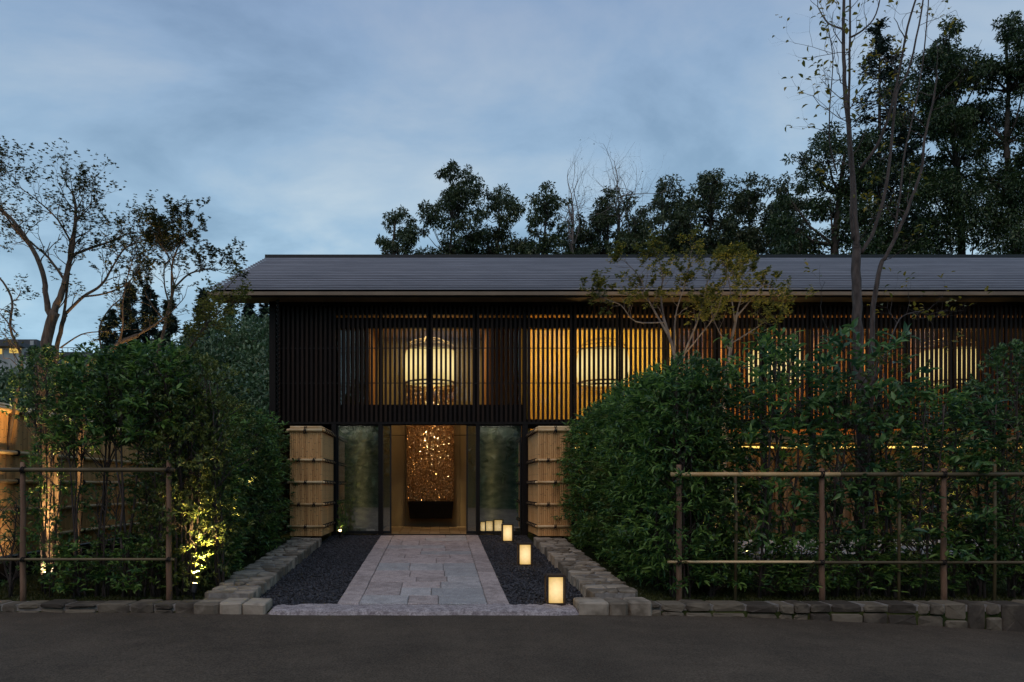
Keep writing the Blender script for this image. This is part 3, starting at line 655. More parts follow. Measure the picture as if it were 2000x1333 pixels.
def bamboo_block(label, x0, x1, y0, y1, z0, z1, seeds):
    root = thing('bamboo_screen', label, 'bamboo screen', (0, 0, 0))
    part_box('core', (x0 + .05, y0 + .05, z0 - .06), (x1 - .05, y1 - .02, z1 - .03), M['black'], root)
    H = z1 - z0; d = .037; ms_ = [cane_mesh(H, d / 2 + .0012, s) for s in seeds]; k = 0
    def c(x, y):
        nonlocal k
        o = obj('cane', ms_[k % len(ms_)], root, (x, y, z0)); o.rotation_euler = (0, 0, random.uniform(0, 6)); o.scale = (1, 1, random.uniform(.985, 1.0)); k += 1
    n1 = int((x1 - x0) / d)
    for i in range(n1 + 1): c(x0 + (x1 - x0) * i / n1, y0)
    n2 = int((y1 - y0) / d)
    for xs_ in (x0, x1):
        for i in range(1, n2 + 1): c(xs_, y0 + (y1 - y0) * i / n2)
    zr = [z0 + .18 + .415 * i for i in range(4)] + [z1 - .03]
    for i, z in enumerate(zr):
        r = .024 if i < 4 else .030
        pole(root, (x0 - .025, y0 - r - .015, z), (x1 + .025, y0 - r - .015, z), r)
        for xs_, s in ((x0, -1), (x1, 1)): pole(root, (xs_ + s * (r + .02), y0 - .03, z - .002), (xs_ + s * (r + .02), y1, z - .002), r)
        if i == 4:
            pole(root, (x0 - .01, y0 - .0, z + .05), (x1 + .01, y0 - .0, z + .05), .030)
            for xs_, s in ((x0, -1), (x1, 1)): pole(root, (xs_ - s * .01, y0 + .04, z + .05), (xs_ - s * .01, y1, z + .05), .034)
        for t in ((.28, .78) if i % 2 else (.5,)): tie(root, (x0 + (x1 - x0) * t, y0 - r - .02, z), (1, 0, 0), r + (.03 if i == 4 else 0))
        for xs_, s in ((x0, -1), (x1, 1)):
            for t in range(7): tie(root, (xs_ + s * (r + .02), y0 + .1 + t * .2, z), (0, 1, 0), r, False)
    return root
z0b = .585; z1b = 2.60
bamboo_block('square bamboo screen pier on the left of the entrance, half behind the left hedge', -2.76, -2.19, 13.46, 14.9, z0b, z1b, [1, 2, 3, 4, 5])
bamboo_block('square bamboo screen pier on the right of the entrance, beside the tall right hedge', 1.90, 2.50, 13.46, 14.9, z0b, z1b, [6, 7, 8, 9, 10])
# long bamboo fence at the left boundary
fn = thing('bamboo_fence', 'long tall bamboo cane fence receding behind the left garden shrubs', 'fence', (0, 0, 0))
FX = -5.95; fz0, fz1 = .56, 2.57; d = .04; ms_ = [cane_mesh(fz1 - fz0, d / 2 + .001, s) for s in range(20, 26)]
for i in range(int((19 - 8.7) / d)):
    o = obj('cane', ms_[i % 6], fn, (FX - .0085 * (8.7 + i * d - 9.7), 8.7 + i * d, fz0)); o.rotation_euler = (0, 0, random.uniform(0, 6))
fxx = lambda y: FX - .0085 * (y - 9.7)
for i, z in enumerate([.78, 1.18, 1.58, 1.98, 2.56]):
    r = .03 if i < 4 else .042
    ysg = [8.6, 11.6, 14.4, 17.2, 19]
    for a, c in zip(ysg[:-1], ysg[1:]):
        pole(fn, (fxx(a) + .05, a, z), (fxx(c) + .05, c + .03, z), r)
        if i == 4: pole(fn, (fxx(a), a, z + .055), (fxx(c), c + .03, z + .055), .038)
    for k in range(11): tie(fn, (fxx(9.1 + k * .95) + .05, 9.1 + k * .95, z + (.02 if i == 4 else 0)), (0, 1, 0), r + (.035 if i == 4 else 0), i == 4)
# footing beam below the fence
b = MB(); b.box((FX - .3, 8.6, -.1), (FX + .04, 19, .54)); obj('footing', b.mesh('footing', M['black']), fn)

# trellises in front of the hedges
def trellis(label, posts, rails, y=8.5, thin=(), green=False):
    root = thing('support_trellis', label, 'trellis', (0, 0, 0))
    for px, t_, b__ in posts:
        a = P(px, t_, y); b = MB(); zb = .02; pts = [Vector((a.x + .004 * math.sin(k * 2.1), y, zb + (a.z - zb) * k / 6)) for k in range(7)]
        b.tube(pts, [.036 - .001 * k for k in range(7)], 9); put_mb(b, 'post', M['logpost'], root, True)
    for px, t_ in thin:
        a = P(px, t_, y + .1); b = MB(); b.tube([(a.x, y + .1, .02), (a.x + .01, y + .1, 1), (a.x, y + .1, a.z)], .02, 7); put_mb(b, 'stake', M['greenbamboo'], root, True)
    for xa, xb, py, r, g in rails:
        A = P(xa, py, y - .05); B = P(xb, py, y - .05); pole(root, A, B, r, 'rail', M['greenbamboo'] if g else M['bamboopole'])
        for px, _, _ in posts:
            if xa < px < xb: tie(root, (P(px, py, y - .05).x, y - .05, A.z), (1, 0, 0), r, False)
    return root
trellis('log and bamboo trellis rail in front of the left shrubs', [(330, 900, 1172), (45, 903, 1172)], [(-150, 341, 918, .026, True), (-150, 341, 1093, .016, True)], thin=[(-100, 905)])
trellis('log and bamboo trellis rail in front of the right shrubs', [(1326, 908, 1172), (1605, 915, 1172), (1843, 915, 1172), (2080, 915, 1172)], [(1310, 1640, 927, .027, False), (1636, 2200, 927, .026, True), (1304, 1590, 1098, .016, False), (1586, 2200, 1099, .018, True)], thin=[(1436, 925), (1755, 900), (1942, 900)])

# ------------------------------------------------------------------ path lanterns
gl = thing('path_lantern', 'nearest and largest path lantern, box of lit paper in a dark frame near the road', 'lantern', (1.384, 8.46, plane(8.46) - .005), group='paper lanterns on the dark gravel')
w, hh = .10, .335; b = MB()
for sx in (-1, 1):
    for sy in (-1, 1): b.box((sx * w - .009, sy * w - .009, 0), (sx * w + .009, sy * w + .009, hh))
for z in (0, hh - .016):
    for s_k in (-1, 1):
        b.box((-w + .008, s_k * w - .007, z), (w - .008, s_k * w + .007, z + .016)); b.box((s_k * w - .007, -w + .008, z), (s_k * w + .007, w - .008, z + .016))
M['lframe'] = mat('dark lantern wood', (.03, .018, .01), (.05, .03, .016), rough=.6)
obj('frame', b.mesh('frame', M['lframe']), gl)
b = MB(); q = w - .020; b.add([(-q,-q,.016),(q,-q,.016),(q,q,.016),(-q,q,.016),(-q,-q,hh-.016),(q,-q,hh-.016),(q,q,hh-.016),(-q,q,hh-.016)], [(0,1,5,4),(1,2,6,5),(2,3,7,6),(3,0,4,7)])
obj('paper_shade', b.mesh('paper_shade', M['lanternpaper']), gl)
b = MB(); b.box((-w, -w, hh + .001), (w, w, hh + .008)); obj('lid', b.mesh('lid', M['lframe']), gl)
b = MB(); b.box((-w - .006, -w - .006, -.012), (w + .006, w + .006, -.001)); obj('base', b.mesh('base', M['lframe']), gl)
for (yy, xx, lb) in ((11.22, 1.362, 'middle path lantern of lit paper, halfway to the door on the gravel'), (14.02, 1.362, 'farthest path lantern of lit paper, close to the right bamboo pier')):
    c = copy_tree(gl); c.location = (xx, yy, plane(yy) - .005); c['label'] = lb

# ------------------------------------------------------------------ lamps of the place and added fill lights
def lamp(kind, name, loc, energy, col, target=None, size=.3, spot=60, blend=.6, parent=None, sy=None):
    L = bpy.data.lights.new(name, kind); L.energy = energy; L.color = col
    if kind == 'AREA':
        L.size = size
        if sy: L.shape = 'RECTANGLE'; L.size_y = sy
    elif kind == 'SPOT': L.spot_size = R(spot); L.spot_blend = blend; L.shadow_soft_size = size
    else: L.shadow_soft_size = size
    o = bpy.data.objects.new(name, L); COL.objects.link(o); o.location = loc
    if target is not None: o.rotation_euler = (Vector(target) - Vector(loc)).to_track_quat('-Z', 'Y').to_euler()
    if parent: o.parent = parent
    return o
WARM = (1.0, .62, .25); GOLD = (1.0, .70, .30)
lamp('AREA', 'hall_fill_light', (-.16, 16.9, 5.25), 50, (1, .72, .38), (-.16, 16.9, 0), 1.6)  # added fill for the hall, no known ceiling fixture
for xs_ in (-.55, -.22, -.05, .25): lamp('SPOT', 'curtain_spot', (xs_, 17.45, 5.2), 520, (1, .74, .46), (xs_, 17.88, 2.9), .02, 14, .9)
lamp('SPOT', 'curtain_spot', (-.16, 16.4, 5.15), 260, (1, .72, .40), (-.16, 17.9, 1.9), .05, 34, .8)
lamp('AREA', 'lounge_fill_light', (3.9, 16.2, 5.25), 110, GOLD, (3.9, 17.2, 3), 3.6, sy=.8)  # added fill to brighten the cream lounge wall, no known fixture
lamp('AREA', 'lounge_fill_light', (9.5, 17.0, 5.25), 170, (1, .66, .30), (9.5, 17.3, 0), 7, sy=1.0)  # second added fill, warms the right half of the lattice
lamp('AREA', 'ground_lounge_lamp', (8, 15.5, 2.30), 22, GOLD, (8, 15.9, 0), 11, sy=.2)
for xa, xb in ((702, 692), (962, 972)):
    lamp('AREA', 'wall_strip_lamp', (fx(xa), FY + .115, 1.68), 1.1, (1, .68, .28), (fx(xa), FY + .3, 1.68), .03, sy=2.1)
    lamp('AREA', 'stone_fill_light', (fx(xb), FY + .2, 2.79), .8, (1, .92, .75), (fx(xb), FY + .24, 0), .7, sy=.05)  # added light that lifts the dark stone, no fixture known there
def uplight(label, p, target, energy, spot=50, col=GOLD, glow=True):
    root = thing('garden_uplight', label, 'spotlight', p)
    d = (Vector(target) - Vector(p)).normalized(); b = MB()
    b.tube([Vector((0, 0, -.2)), Vector((0, 0, .0))], .012, 6); obj('stake', b.mesh('stake', M['iron']), root)
    b = MB(); b.tube([-d * .02, d * .09], .035, 10); obj('housing', b.mesh('housing', M['iron']), root)
    b = MB(); b.tube([d * .092, d * .096], .027, 10); obj('lens', b.mesh('lens', M['bulb']), root)
    l = lamp('SPOT', 'uplight_lamp', Vector(p) + d * .12, energy, col, target, .02, spot, .8)
    return root
uplight('black stake uplight at the left hedge foot, lighting the shrub bright yellow', (P(380, 1135, 8.58).x, 8.56, .26), P(408, 930, 8.9), 720, 62, (1, .66, .26))
uplight('added stake light at the left edge brightening the bamboo fence', (-4.9, 8.95, .35), (-5.95, 10.8, 2.0), 60, 110, (1, .72, .42))  # fixture and light both added to warm the fence
uplight('uplight on the ground below the leafless maple trunk behind the left shrubs', (-5.0, 9.3, .35), (-5.2, 9.65, 3.2), 520, 60, WARM)
uplight('tiny bright uplight glaring beside the left bamboo pier', (P(664, 1036, 14.5).x, 14.5, .56), (-1.9, 14.0, 1.1), 5, 80)
uplight('low uplight in the garden behind the right corner of the trellis', (4.05, 10.5, .4), (4.45, 11.3, 2.0), 260, 80)
uplight('low uplight behind the right trellis under the yellow maple', (4.9, 11.3, .4), (4.75, 12.6, 4.3), 420, 75)
uplight('low uplight behind the far right shrubs near the house', (7.7, 10.8, .35), (8.1, 11.8, 2.0), 160, 80)

# ------------------------------------------------------------------ vegetation kit
def leaves(base, d, L, Wd, fold=.25, rich=False):
    """one folded blade per row of base/d (numpy), L and Wd arrays"""
    n = len(base); d = unit(d); r0 = rng.normal(0, 1, (n, 3)); r0[:, 2] *= .3
    side = unit(np.cross(d, np.array([0, 0, 1.0]) + rng.normal(0, .45, (n, 3)))); up = np.cross(side, d)
    L = L[:, None]; Wd = Wd[:, None]; droop = up * -.18 * L
    if rich:
        m1 = base + d * L * .35; m2 = base + d * L * .72 + droop * .4; t = base + d * L + droop
        V = np.stack([base, m1 + side * Wd * .5 + up * Wd * fold, m2 + side * Wd * .34 + up * Wd * fold, t, m2 - side * Wd * .34 + up * Wd * fold, m1 - side * Wd * .5 + up * Wd * fold, m1, m2], 1)
        f = np.array([(0, 6, 1, 1), (6, 7, 2, 1), (7, 3, 2, 2), (0, 5, 6, 6), (6, 5, 4, 7), (7, 4, 3, 3)])
        T = np.array([(0, 6, 1), (6, 7, 2), (6, 2, 1), (7, 3, 2), (0, 5, 6), (6, 5, 4), (6, 4, 7), (7, 4, 3)])
        return V.reshape(-1, 3), (T[None] + (np.arange(n) * 8)[:, None, None]).reshape(-1, 3)
    m = base + d * L * .45
    V = np.stack([base, m + side * Wd * .5 + up * Wd * fold, base + d * L + droop, m - side * Wd * .5 + up * Wd * fold], 1)
    T = np.array([(0, 2, 1), (0, 3, 2)])
    return V.reshape(-1, 3), (T[None] + (np.arange(n) * 4)[:, None, None]).reshape(-1, 3)
def join(parts):
    Vs, Fs, o = [], [], 0
    for V, F in parts: Vs.append(V); Fs.append(F + o); o += len(V)
    return np.concatenate(Vs), np.concatenate(Fs)
def sprays(c, out, k, tw, L, Wd, rich=False, flat=.5, up=.25):
    """k leaves along a short twig at each centre c growing along out"""
    n = len(c); o = unit(out); t = rng.uniform(.1, 1, (n, k)); base = c[:, None] + o[:, None] * (t * tw)[..., None]
    rnd = rng.normal(0, 1, (n, k, 3)); rnd[..., 2] *= flat
    d = unit(o[:, None] * .9 + unit(rnd) * 1.0 + np.array([0, 0, up - .25]))
    n2 = n * k; return leaves(base.reshape(-1, 3), d.reshape(-1, 3), rng.uniform(.65, 1.15, n2) * L, rng.uniform(.75, 1.15, n2) * Wd, rich=rich)
def shrub_mesh(H, rad, nsp, k, L, Wd, m, seed, zlow=.15, top=.8, rich=False, shell=.45, hollow=0.0):
    z = zlow + (H - zlow) * rng.uniform(0, 1, nsp) ** .9
    t = (z - zlow) / (H - zlow); rr = rad * np.where(t > top, np.sqrt(np.maximum(1 - ((t - top) / (1 - top)) ** 2, 0)) * .9 + .1, 1) * (.8 + .2 * np.minimum(t * 5, 1))
    a = rng.uniform(0, 2 * np.pi, nsp); u = rng.uniform(shell, 1, nsp) ** .7 * rr * (1 + .22 * np.sin(3 * a + seed) + .15 * np.sin(z * 7 + seed * 2))
    c = np.stack([np.cos(a) * u, np.sin(a) * u, z], 1); out = np.stack([np.cos(a), np.sin(a), rng.uniform(-.1, .9, nsp) + np.maximum(t - top, 0) * 3], 1) + rng.normal(0, .35, (nsp, 3))
    V, F = sprays(c, out, k, L * 1.5, L, Wd, rich)
    return np_mesh('foliage', V, F, m), c
def stem_mesh(H, tips, seed, nst=3, r=.016, m=None, spread=.15, ntw=46):
    rr = random.Random(seed); b = MB(); stems = []
    for s in range(nst):
        x, y = rr.uniform(-.05, .05), rr.uniform(-.05, .05); pts = [Vector((x, y, -.06))]; dx, dy = rr.uniform(-spread, spread), rr.uniform(-spread, spread)
        for k in range(1, 8): pts.append(Vector((x + dx * k / 4 + rr.uniform(-.02, .02), y + dy * k / 4 + rr.uniform(-.02, .02), H * .93 * k / 7)))
        b.tube(pts, [r * (1.15 - .11 * k) for k in range(8)], 6); stems.append(pts)
    for i in rr.sample(range(len(tips)), min(ntw, len(tips))):
        t = Vector(tips[i]); st = rr.choice(stems); z = max(t.z - .35, .1); q = min(int(z / (H * .93) * 7), 6); s0 = st[q].lerp(st[q + 1], z / (H * .93) * 7 - q)
        b.tube([s0, s0.lerp(t, .5) + Vector((0, 0, .04)), t], [.007, .005, .003], 4, False)
    return b.mesh('stems', m or M['trunkgrey'], True)
kinds = {}
def make_kind(key, H, rad, nsp, k, L, Wd, lm, seed, **kw):
    bk = kw.pop('bark', None); ns = kw.pop('nst', 3); me, c = shrub_mesh(H, rad, nsp, k, L, Wd, M[lm], seed, **kw)
    kinds[key] = (me, stem_mesh(H, c, seed, ns, m=bk))
make_kind('lance1', 2.75, .50, 540, 9, .105, .030, 'lance', 1, rich=True)
make_kind('lance2', 2.85, .47, 520, 9, .110, .032, 'lance', 2, rich=True)
make_kind('gloss1', 2.65, .46, 560, 9, .070, .032, 'gloss', 3)
make_kind('gloss2', 2.75, .50, 600, 9, .065, .030, 'olive', 4)
make_kind('open1', 2.8, .42, 150, 8, .14, .048, 'broad', 5, rich=True, shell=.15, nst=2, zlow=.5)
make_kind('open2', 2.8, .36, 190, 8, .065, .032, 'gloss', 6, shell=.1, nst=2, zlow=.35)
make_kind('open3', 2.8, .44, 200, 8, .12, .036, 'lance', 7, rich=True, shell=.15, nst=2, zlow=.45)
make_kind('open4', 2.6, .34, 200, 8, .055, .028, 'olive', 8, shell=.1, nst=3, zlow=.25)
make_kind('crown1', 2.8, .46, 300, 8, .062, .032, 'gloss', 12, shell=.2, nst=3, zlow=1.95, top=.55)
make_kind('crown2', 2.8, .44, 210, 8, .10, .034, 'lance', 13, rich=True, shell=.2, nst=2, zlow=1.75, top=.6)
make_kind('stemmy', 2.0, .34, 70, 8, .075, .032, 'gloss', 14, shell=.1, nst=3, zlow=.25, top=.6)
make_kind('low1', 1.0, .42, 130, 8, .10, .035, 'lance', 9, rich=True, shell=.1)
protos = {}
def shrub(key, x, y, h, label, group=None, w=1.0, z=None, cat='shrub', name='hedge_shrub'):
    if key not in protos:
        root = thing(name, label, cat, group=group); me, sm_ = kinds[key]; obj('foliage', me, root); obj('stems', sm_, root); protos[key] = root
    else:
        root = copy_tree(protos[key]); root.name = name
        if 'group' in root.keys(): del root['group']
        tag(root, label, cat, group)
    bh = {'low1': 1.0, 'stemmy': 2.0, 'lance1': 2.75, 'lance2': 2.85, 'gloss1': 2.65, 'gloss2': 2.75, 'open4': 2.6}.get(key, 2.8)
    root.location = (x, y, (plane(y) - .03) if z is None else z); root.rotation_euler = (0, 0, random.uniform(0, 6.28)); root.scale = (w, w, h / bh)
    return root
# hedge right of the path
gR = 'evergreen shrubs forming the tall hedge right of the path'; gL = 'evergreen shrubs forming the tall hedge left of the path'
lR = 'leafy evergreen shrub merged in the tall hedge wall right of the path'; lL = 'leafy evergreen shrub merged in the tall hedge wall left of the path'
for i in range(10):
    y = 8.85 + i * .52; h = 2.72 - plane(y) + .12 + random.uniform(-.28, .2) + (0 if i < 8 else -.15)
    shrub(['lance1', 'lance2', 'lance1', 'gloss2'][i % 4], 2.86 + random.uniform(-.05, .08), y, h, lR, gR, 1.0)
for i in range(8):
    y = 9.2 + i * .62; shrub(['gloss1', 'lance2', 'gloss2'][i % 3], 3.5 + random.uniform(-.1, .1), y, 2.7 + random.uniform(-.4, .2), lR, gR, 1.0)
for i in range(10):
    y = 8.95 + i * .50; h = 2.74 - plane(y) + .1 + random.uniform(-.22, .14) - .035 * i
    shrub(['gloss2', 'gloss1', 'lance1', 'gloss2'][i % 4], -3.22 + random.uniform(-.08, .05), y, h, lL, gL, .98)
for i in range(5):
    y = 10.4 + i * .75; shrub(['gloss1', 'lance2', 'gloss2'][i % 3], -3.9 + random.uniform(-.1, .1), y, 2.7 + random.uniform(-.15, .2) - .03 * i, lL, gL, 1.0)
# front rows, each shrub placed where the photograph shows it
def front(px, topy, key, label, w=1.0, y=8.85):
    x = (px - CX) / FPX * y; h = EYE - (topy - CY) / FPX * y - plane(y) + .03
    return shrub(key, x, y, h, label, None, w, name='trellis_shrub')
front(22, 960, 'stemmy', 'thin shrub directly behind the left log post of the left trellis', .85)
front(88, 690, 'crown1', 'dark leafy crown wrapped round the leafless maple trunk', .85, 9.15)
front(100, 860, 'open3', 'narrow shrub with long drooping leaves just right of the left log post', .62)
front(150, 735, 'crown1', 'slender shrub with leafy top right of the leafless maple trunk', .8)
front(190, 700, 'crown2', 'leafy topped shrub on a dark bare stem in the middle of the left trellis', 1.05)
front(205, 930, 'stemmy', 'twiggy low shrub in the middle of the left trellis', .8)
front(248, 690, 'crown1', 'multi stemmed shrub with leafy top right of the middle of the left trellis', 1.2)
front(300, 690, 'crown2', 'leafy topped shrub just left of the right log post of the left trellis', 1.15)
front(300, 900, 'stemmy', 'twiggy shrub beside the right log post of the left trellis', .9)
front(375, 700, 'gloss2', 'tall dense shrub at the corner of the left hedge by the bright uplight', .85, 8.95)
front(430, 715, 'open4', 'corner shrub of the left hedge whose leaves glow yellow over the uplight', 1.0, 9.0)
front(160, 1060, 'low1', 'low bushy shrub at the foot of the left trellis', .9)
front(275, 1050, 'low1', 'low bushy shrub left of the right log post in the left trellis', .9)
front(1345, 705, 'gloss1', 'dense small leaved shrub at the corner post of the right trellis', .82)
front(1395, 720, 'open2', 'shrub right of the corner post of the right trellis, lit yellow from behind', 1.1)
front(1480, 670, 'open3', 'tall shrub with long pointed leaves rising over the right trellis rail', 1.05)
front(1545, 690, 'open1', 'broad leaved shrub left of the middle log post of the right trellis', 1.0)
front(1625, 740, 'open2', 'small leaved shrub right of the middle log post of the right trellis', 1.15)
front(1680, 660, 'open1', 'broad leaved shrub in front of the tall bare tree trunk', 1.05)
front(1740, 700, 'open4', 'olive green twiggy shrub right of the tall bare tree trunk', 1.15)
front(1800, 770, 'open3', 'shrub with narrow leaves left of the right log post of the right trellis', 1.05)
front(1865, 790, 'open1', 'broad leaved shrub behind the right log post of the right trellis', 1.0)
front(1915, 760, 'open2', 'dark small leaved shrub near the right edge behind the trellis', 1.1)
front(1975, 685, 'gloss1', 'tall dense glossy shrub at the right edge of the photo', .9)
front(2060, 700, 'gloss2', 'dense shrub partly outside the right edge', .9)
for i, (px, ty) in enumerate(((1390, 1040), (1500, 1075), (1570, 1060), (1690, 1050), (1770, 1085), (1900, 1020), (1990, 1000))):
    front(px, ty, 'low1', ['low leafy shrub at the foot of the right trellis near its corner post', 'low leafy shrub left of the middle post of the right trellis', 'low leafy shrub touching the middle post of the right trellis', 'low leafy shrub under the tall bare tree', 'low leafy shrub between the two right posts of the trellis', 'low leafy shrub right of the last trellis post', 'low leafy shrub at the bottom right edge behind the stone wall'][i], 1.0, 8.95)
# garden behind the right trellis
for i, (x, y, h, k, lb) in enumerate(((4.4, 11.2, 1.5, 'open4', 'rounded shrub lit yellow in the garden behind the right trellis'), (6.3, 11.6, 1.7, 'open2', 'garden shrub between the right trellis and the house'), (8.2, 11.8, 2.2, 'gloss2', 'garden shrub behind the far right trellis post'), (9.8, 11.0, 2.6, 'open1', 'broad leaved garden shrub at the right edge near the house'), (3.9, 13.2, 2.0, 'gloss2', 'shrub against the house behind the right hedge'))):
    shrub(k, x, y, h, lb, None, 1.2, name='garden_shrub')
shrub('low1', -1.93, 14.45, .75, 'small climbing plant lit by the tiny uplight at the left stone wall', None, .22, name='small_plant', cat='plant')
grid('gravel_court', [3.6, 5, 7, 9, 12], [12.3, 13.0, 14.2], lambda x, y: plane(y) + .0, M['palegravel'])
# moss tufts of the two lawns
def tufts(n, x0, x1, y0, y1, label):
    X = rng.uniform(x0, x1, n); Y = rng.uniform(y0, y1, n); Z = np.array([plane(v) for v in Y]) - .025
    base = np.stack([X, Y, Z], 1); d = rng.normal(0, .5, (n, 3)); d[:, 2] = 1
    V, F = leaves(base, d, rng.uniform(.02, .05, n), rng.uniform(.006, .014, n))
    tag(obj('moss_lawn', np_mesh('moss_lawn', V, F, leafmat('moss blades', (.04, .055, .012), (.10, .11, .025))), kind='stuff'), label, 'moss')
tufts(26000, -6.6, -2.75, 8.42, 10.6, 'mossy green lawn under the left trellis shrubs')
tufts(26000, 2.4, 8.5, 8.42, 10.8, 'mossy green lawn under the right trellis shrubs')

# ------------------------------------------------------------------ trees drawn limb by limb
def star(base, d, L, m):
    """maple leaves: three lobes each"""
    parts = []
    for a in (-.8, 0, .8):
        dd = unit(d); side = unit(np.cross(dd, np.array([0, 0, 1.0]) + 0 * dd)); q = dd * math.cos(a) + side * math.sin(a)
        V, F = leaves(base, q, L * (1 if a == 0 else .8), L * .36); parts.append((V, F))
    return join(parts)
def twigs(b, p, d, L, r, depth, tips, rr, gnarl=.25, upw=.12):
    if depth < 0: return
    d = Vector(d).normalized(); pts = [Vector(p)]; rad = [r]; n = 4
    for i in range(n):
        d = (d + Vector((rr.gauss(0, gnarl), rr.gauss(0, gnarl), rr.gauss(upw, gnarl)))).normalized(); pts.append(pts[-1] + d * L / n); rad.append(r * (1 - .5 * (i + 1) / n))
        if i >= 1 and rr.random() < .85:
            s = Vector((rr.gauss(0, 1), rr.gauss(0, 1), rr.gauss(.2, .6))); s = (s - s.dot(d) * d).normalized()
            twigs(b, pts[-1], d * .75 + s * .75, L * rr.uniform(.5, .75), rad[-1] * .65, depth - 1, tips, rr, gnarl, upw)
        if depth <= 1: tips.append((pts[-1].copy(), d.copy()))
    b.tube(pts, rad, 5 if r > .01 else 4, False); tips.append((pts[-1].copy(), d.copy()))
def drawn_tree(name, label, cat, limbs, Y, leafm, barkm, seed, tw_L=.5, tw_d=2, leaf=.06, nleaf=3, keep=.6, every=1, starry=True, tw_r=.008, start=.35, spread=.3, pads=0):
    """limbs: list of (list of (px, py), r0, r1); every limb gets twigs; px/py are read off the photo at depth Y (metres)"""
    rr = random.Random(seed); b = MB(); tips = []; first = P(limbs[0][0][0][0], limbs[0][0][0][1], Y)
    for pts, r0, r1, tw in limbs:
        dy = rr.uniform(-spread, spread) if pts is not limbs[0][0] else 0
        k0 = len(pts); P3 = []
        for i, (a, c) in enumerate(pts):
            q = P(a, c, Y + dy * (i / (k0 - 1)) * 2 if False else Y); q.y += dy * i / (k0 - 1) * 2.5; P3.append(q)
        # smooth
        sm_ = []
        for i in range(len(P3) - 1):
            p0 = P3[max(i - 1, 0)]; p1 = P3[i]; p2 = P3[i + 1]; p3 = P3[min(i + 2, len(P3) - 1)]
            for t in (0, .25, .5, .75): sm_.append(.5 * ((2 * p1) + (p2 - p0) * t + (2 * p0 - 5 * p1 + 4 * p2 - p3) * t * t + (3 * p1 - p0 - 3 * p2 + p3) * t ** 3))
        sm_.append(P3[-1]); n = len(sm_); rad = [r0 + (r1 - r0) * i / (n - 1) for i in range(n)]
        sm_ = [p + Vector((rr.gauss(0, .3), rr.gauss(0, .3), 0)) * rad[i] * .4 for i, p in enumerate(sm_)]
        b.tube(sm_, rad, 8, True)
        for i in range(int(n * start), n, every):
            if rr.random() > tw: continue
            d = (sm_[min(i + 1, n - 1)] - sm_[max(i - 1, 0)]).normalized(); s = Vector((rr.gauss(0, 1), rr.gauss(0, .7), rr.gauss(.2, .5))); s = (s - s.dot(d) * d).normalized()
            twigs(b, sm_[i], d * .6 + s * .8, tw_L * rr.uniform(.6, 1.2), min(max(rad[i] * .5, .004), tw_r), tw_d, tips, rr)
        twigs(b, sm_[-1], sm_[-1] - sm_[-2], tw_L, max(min(r1, tw_r), .004), tw_d, tips, rr)
    root = thing(name, label, cat, (first.x, first.y, first.z)); off = Vector((first.x, first.y, first.z))
    b.v = [tuple(Vector(v) - off) for v in b.v]; obj('trunk', b.mesh('trunk', barkm, True), root)
    tp = [t for t in tips if rr.random() < keep]
    if tp:
        base = np.array([tuple(t[0] - off) for t in tp]); dd = np.array([tuple(t[1]) for t in tp])
        base = np.repeat(base, nleaf, 0) + rng.normal(0, leaf * (.5 if nleaf > 1 else .05), (len(tp) * nleaf, 3)); dd = np.repeat(dd, nleaf, 0) + rng.normal(0, .8, (len(base), 3)) * np.array([1, 1, .4]); dd[:, 2] -= .2
        L = rng.uniform(.7, 1.2, len(base)) * leaf
        V, F = star(base, dd, L, None) if starry else leaves(base, dd, L, L * .5, rich=True)
        obj('foliage', np_mesh('foliage', V, F, leafm), root)
    return root
# leafless maple at the left
drawn_tree('maple_tree', 'large nearly leafless maple with warm lit trunk in front of the bamboo fence', 'tree', [
    ([(95, 1110), (92, 980), (88, 860), (80, 770), (84, 710), (92, 660), (106, 610)], .085, .07, 0),
    ([(104, 615), (122, 570), (135, 520), (146, 450), (148, 400), (140, 375)], .05, .009, .9),
    ([(100, 625), (88, 580), (80, 530), (50, 470), (20, 430), (0, 410), (-30, 390)], .042, .014, .8),
    ([(48, 470), (32, 440), (22, 405), (35, 385), (60, 385)], .016, .004, .9),
    ([(128, 550), (105, 510), (80, 485), (60, 460)], .02, .006, .9),
    ([(138, 500), (170, 475), (195, 455), (220, 430), (240, 418)], .020, .005, 1),
    ([(142, 480), (128, 440), (105, 415), (85, 400)], .014, .004, 1),
    ([(148, 430), (166, 415), (178, 400)], .01, .004, 1)], 9.6, M['maplegreen'], M['bark'], 11, tw_L=.33, tw_d=3, leaf=.042, nleaf=1, keep=.28, tw_r=.010)
drawn_tree('maple_tree', 'slender maple with warm lit base and limbs reaching over the left hedge', 'tree', [
    ([(112, 1110), (110, 900), (112, 760), (108, 720), (110, 685), (120, 640), (128, 615)], .035, .03, 0),
    ([(122, 630), (140, 560), (150, 500), (165, 470), (185, 440)], .020, .006, .9),
    ([(126, 615), (160, 580), (195, 555), (215, 520), (240, 480), (275, 465), (300, 452)], .022, .005, 1),
    ([(160, 580), (200, 570), (240, 545), (260, 500), (285, 470)], .014, .004, 1),
    ([(118, 680), (150, 650), (185, 640), (210, 635)], .012, .004, .9)], 9.75, M['maplegreen'], M['bark'], 12, tw_L=.28, tw_d=3, leaf=.042, nleaf=1, keep=.32)
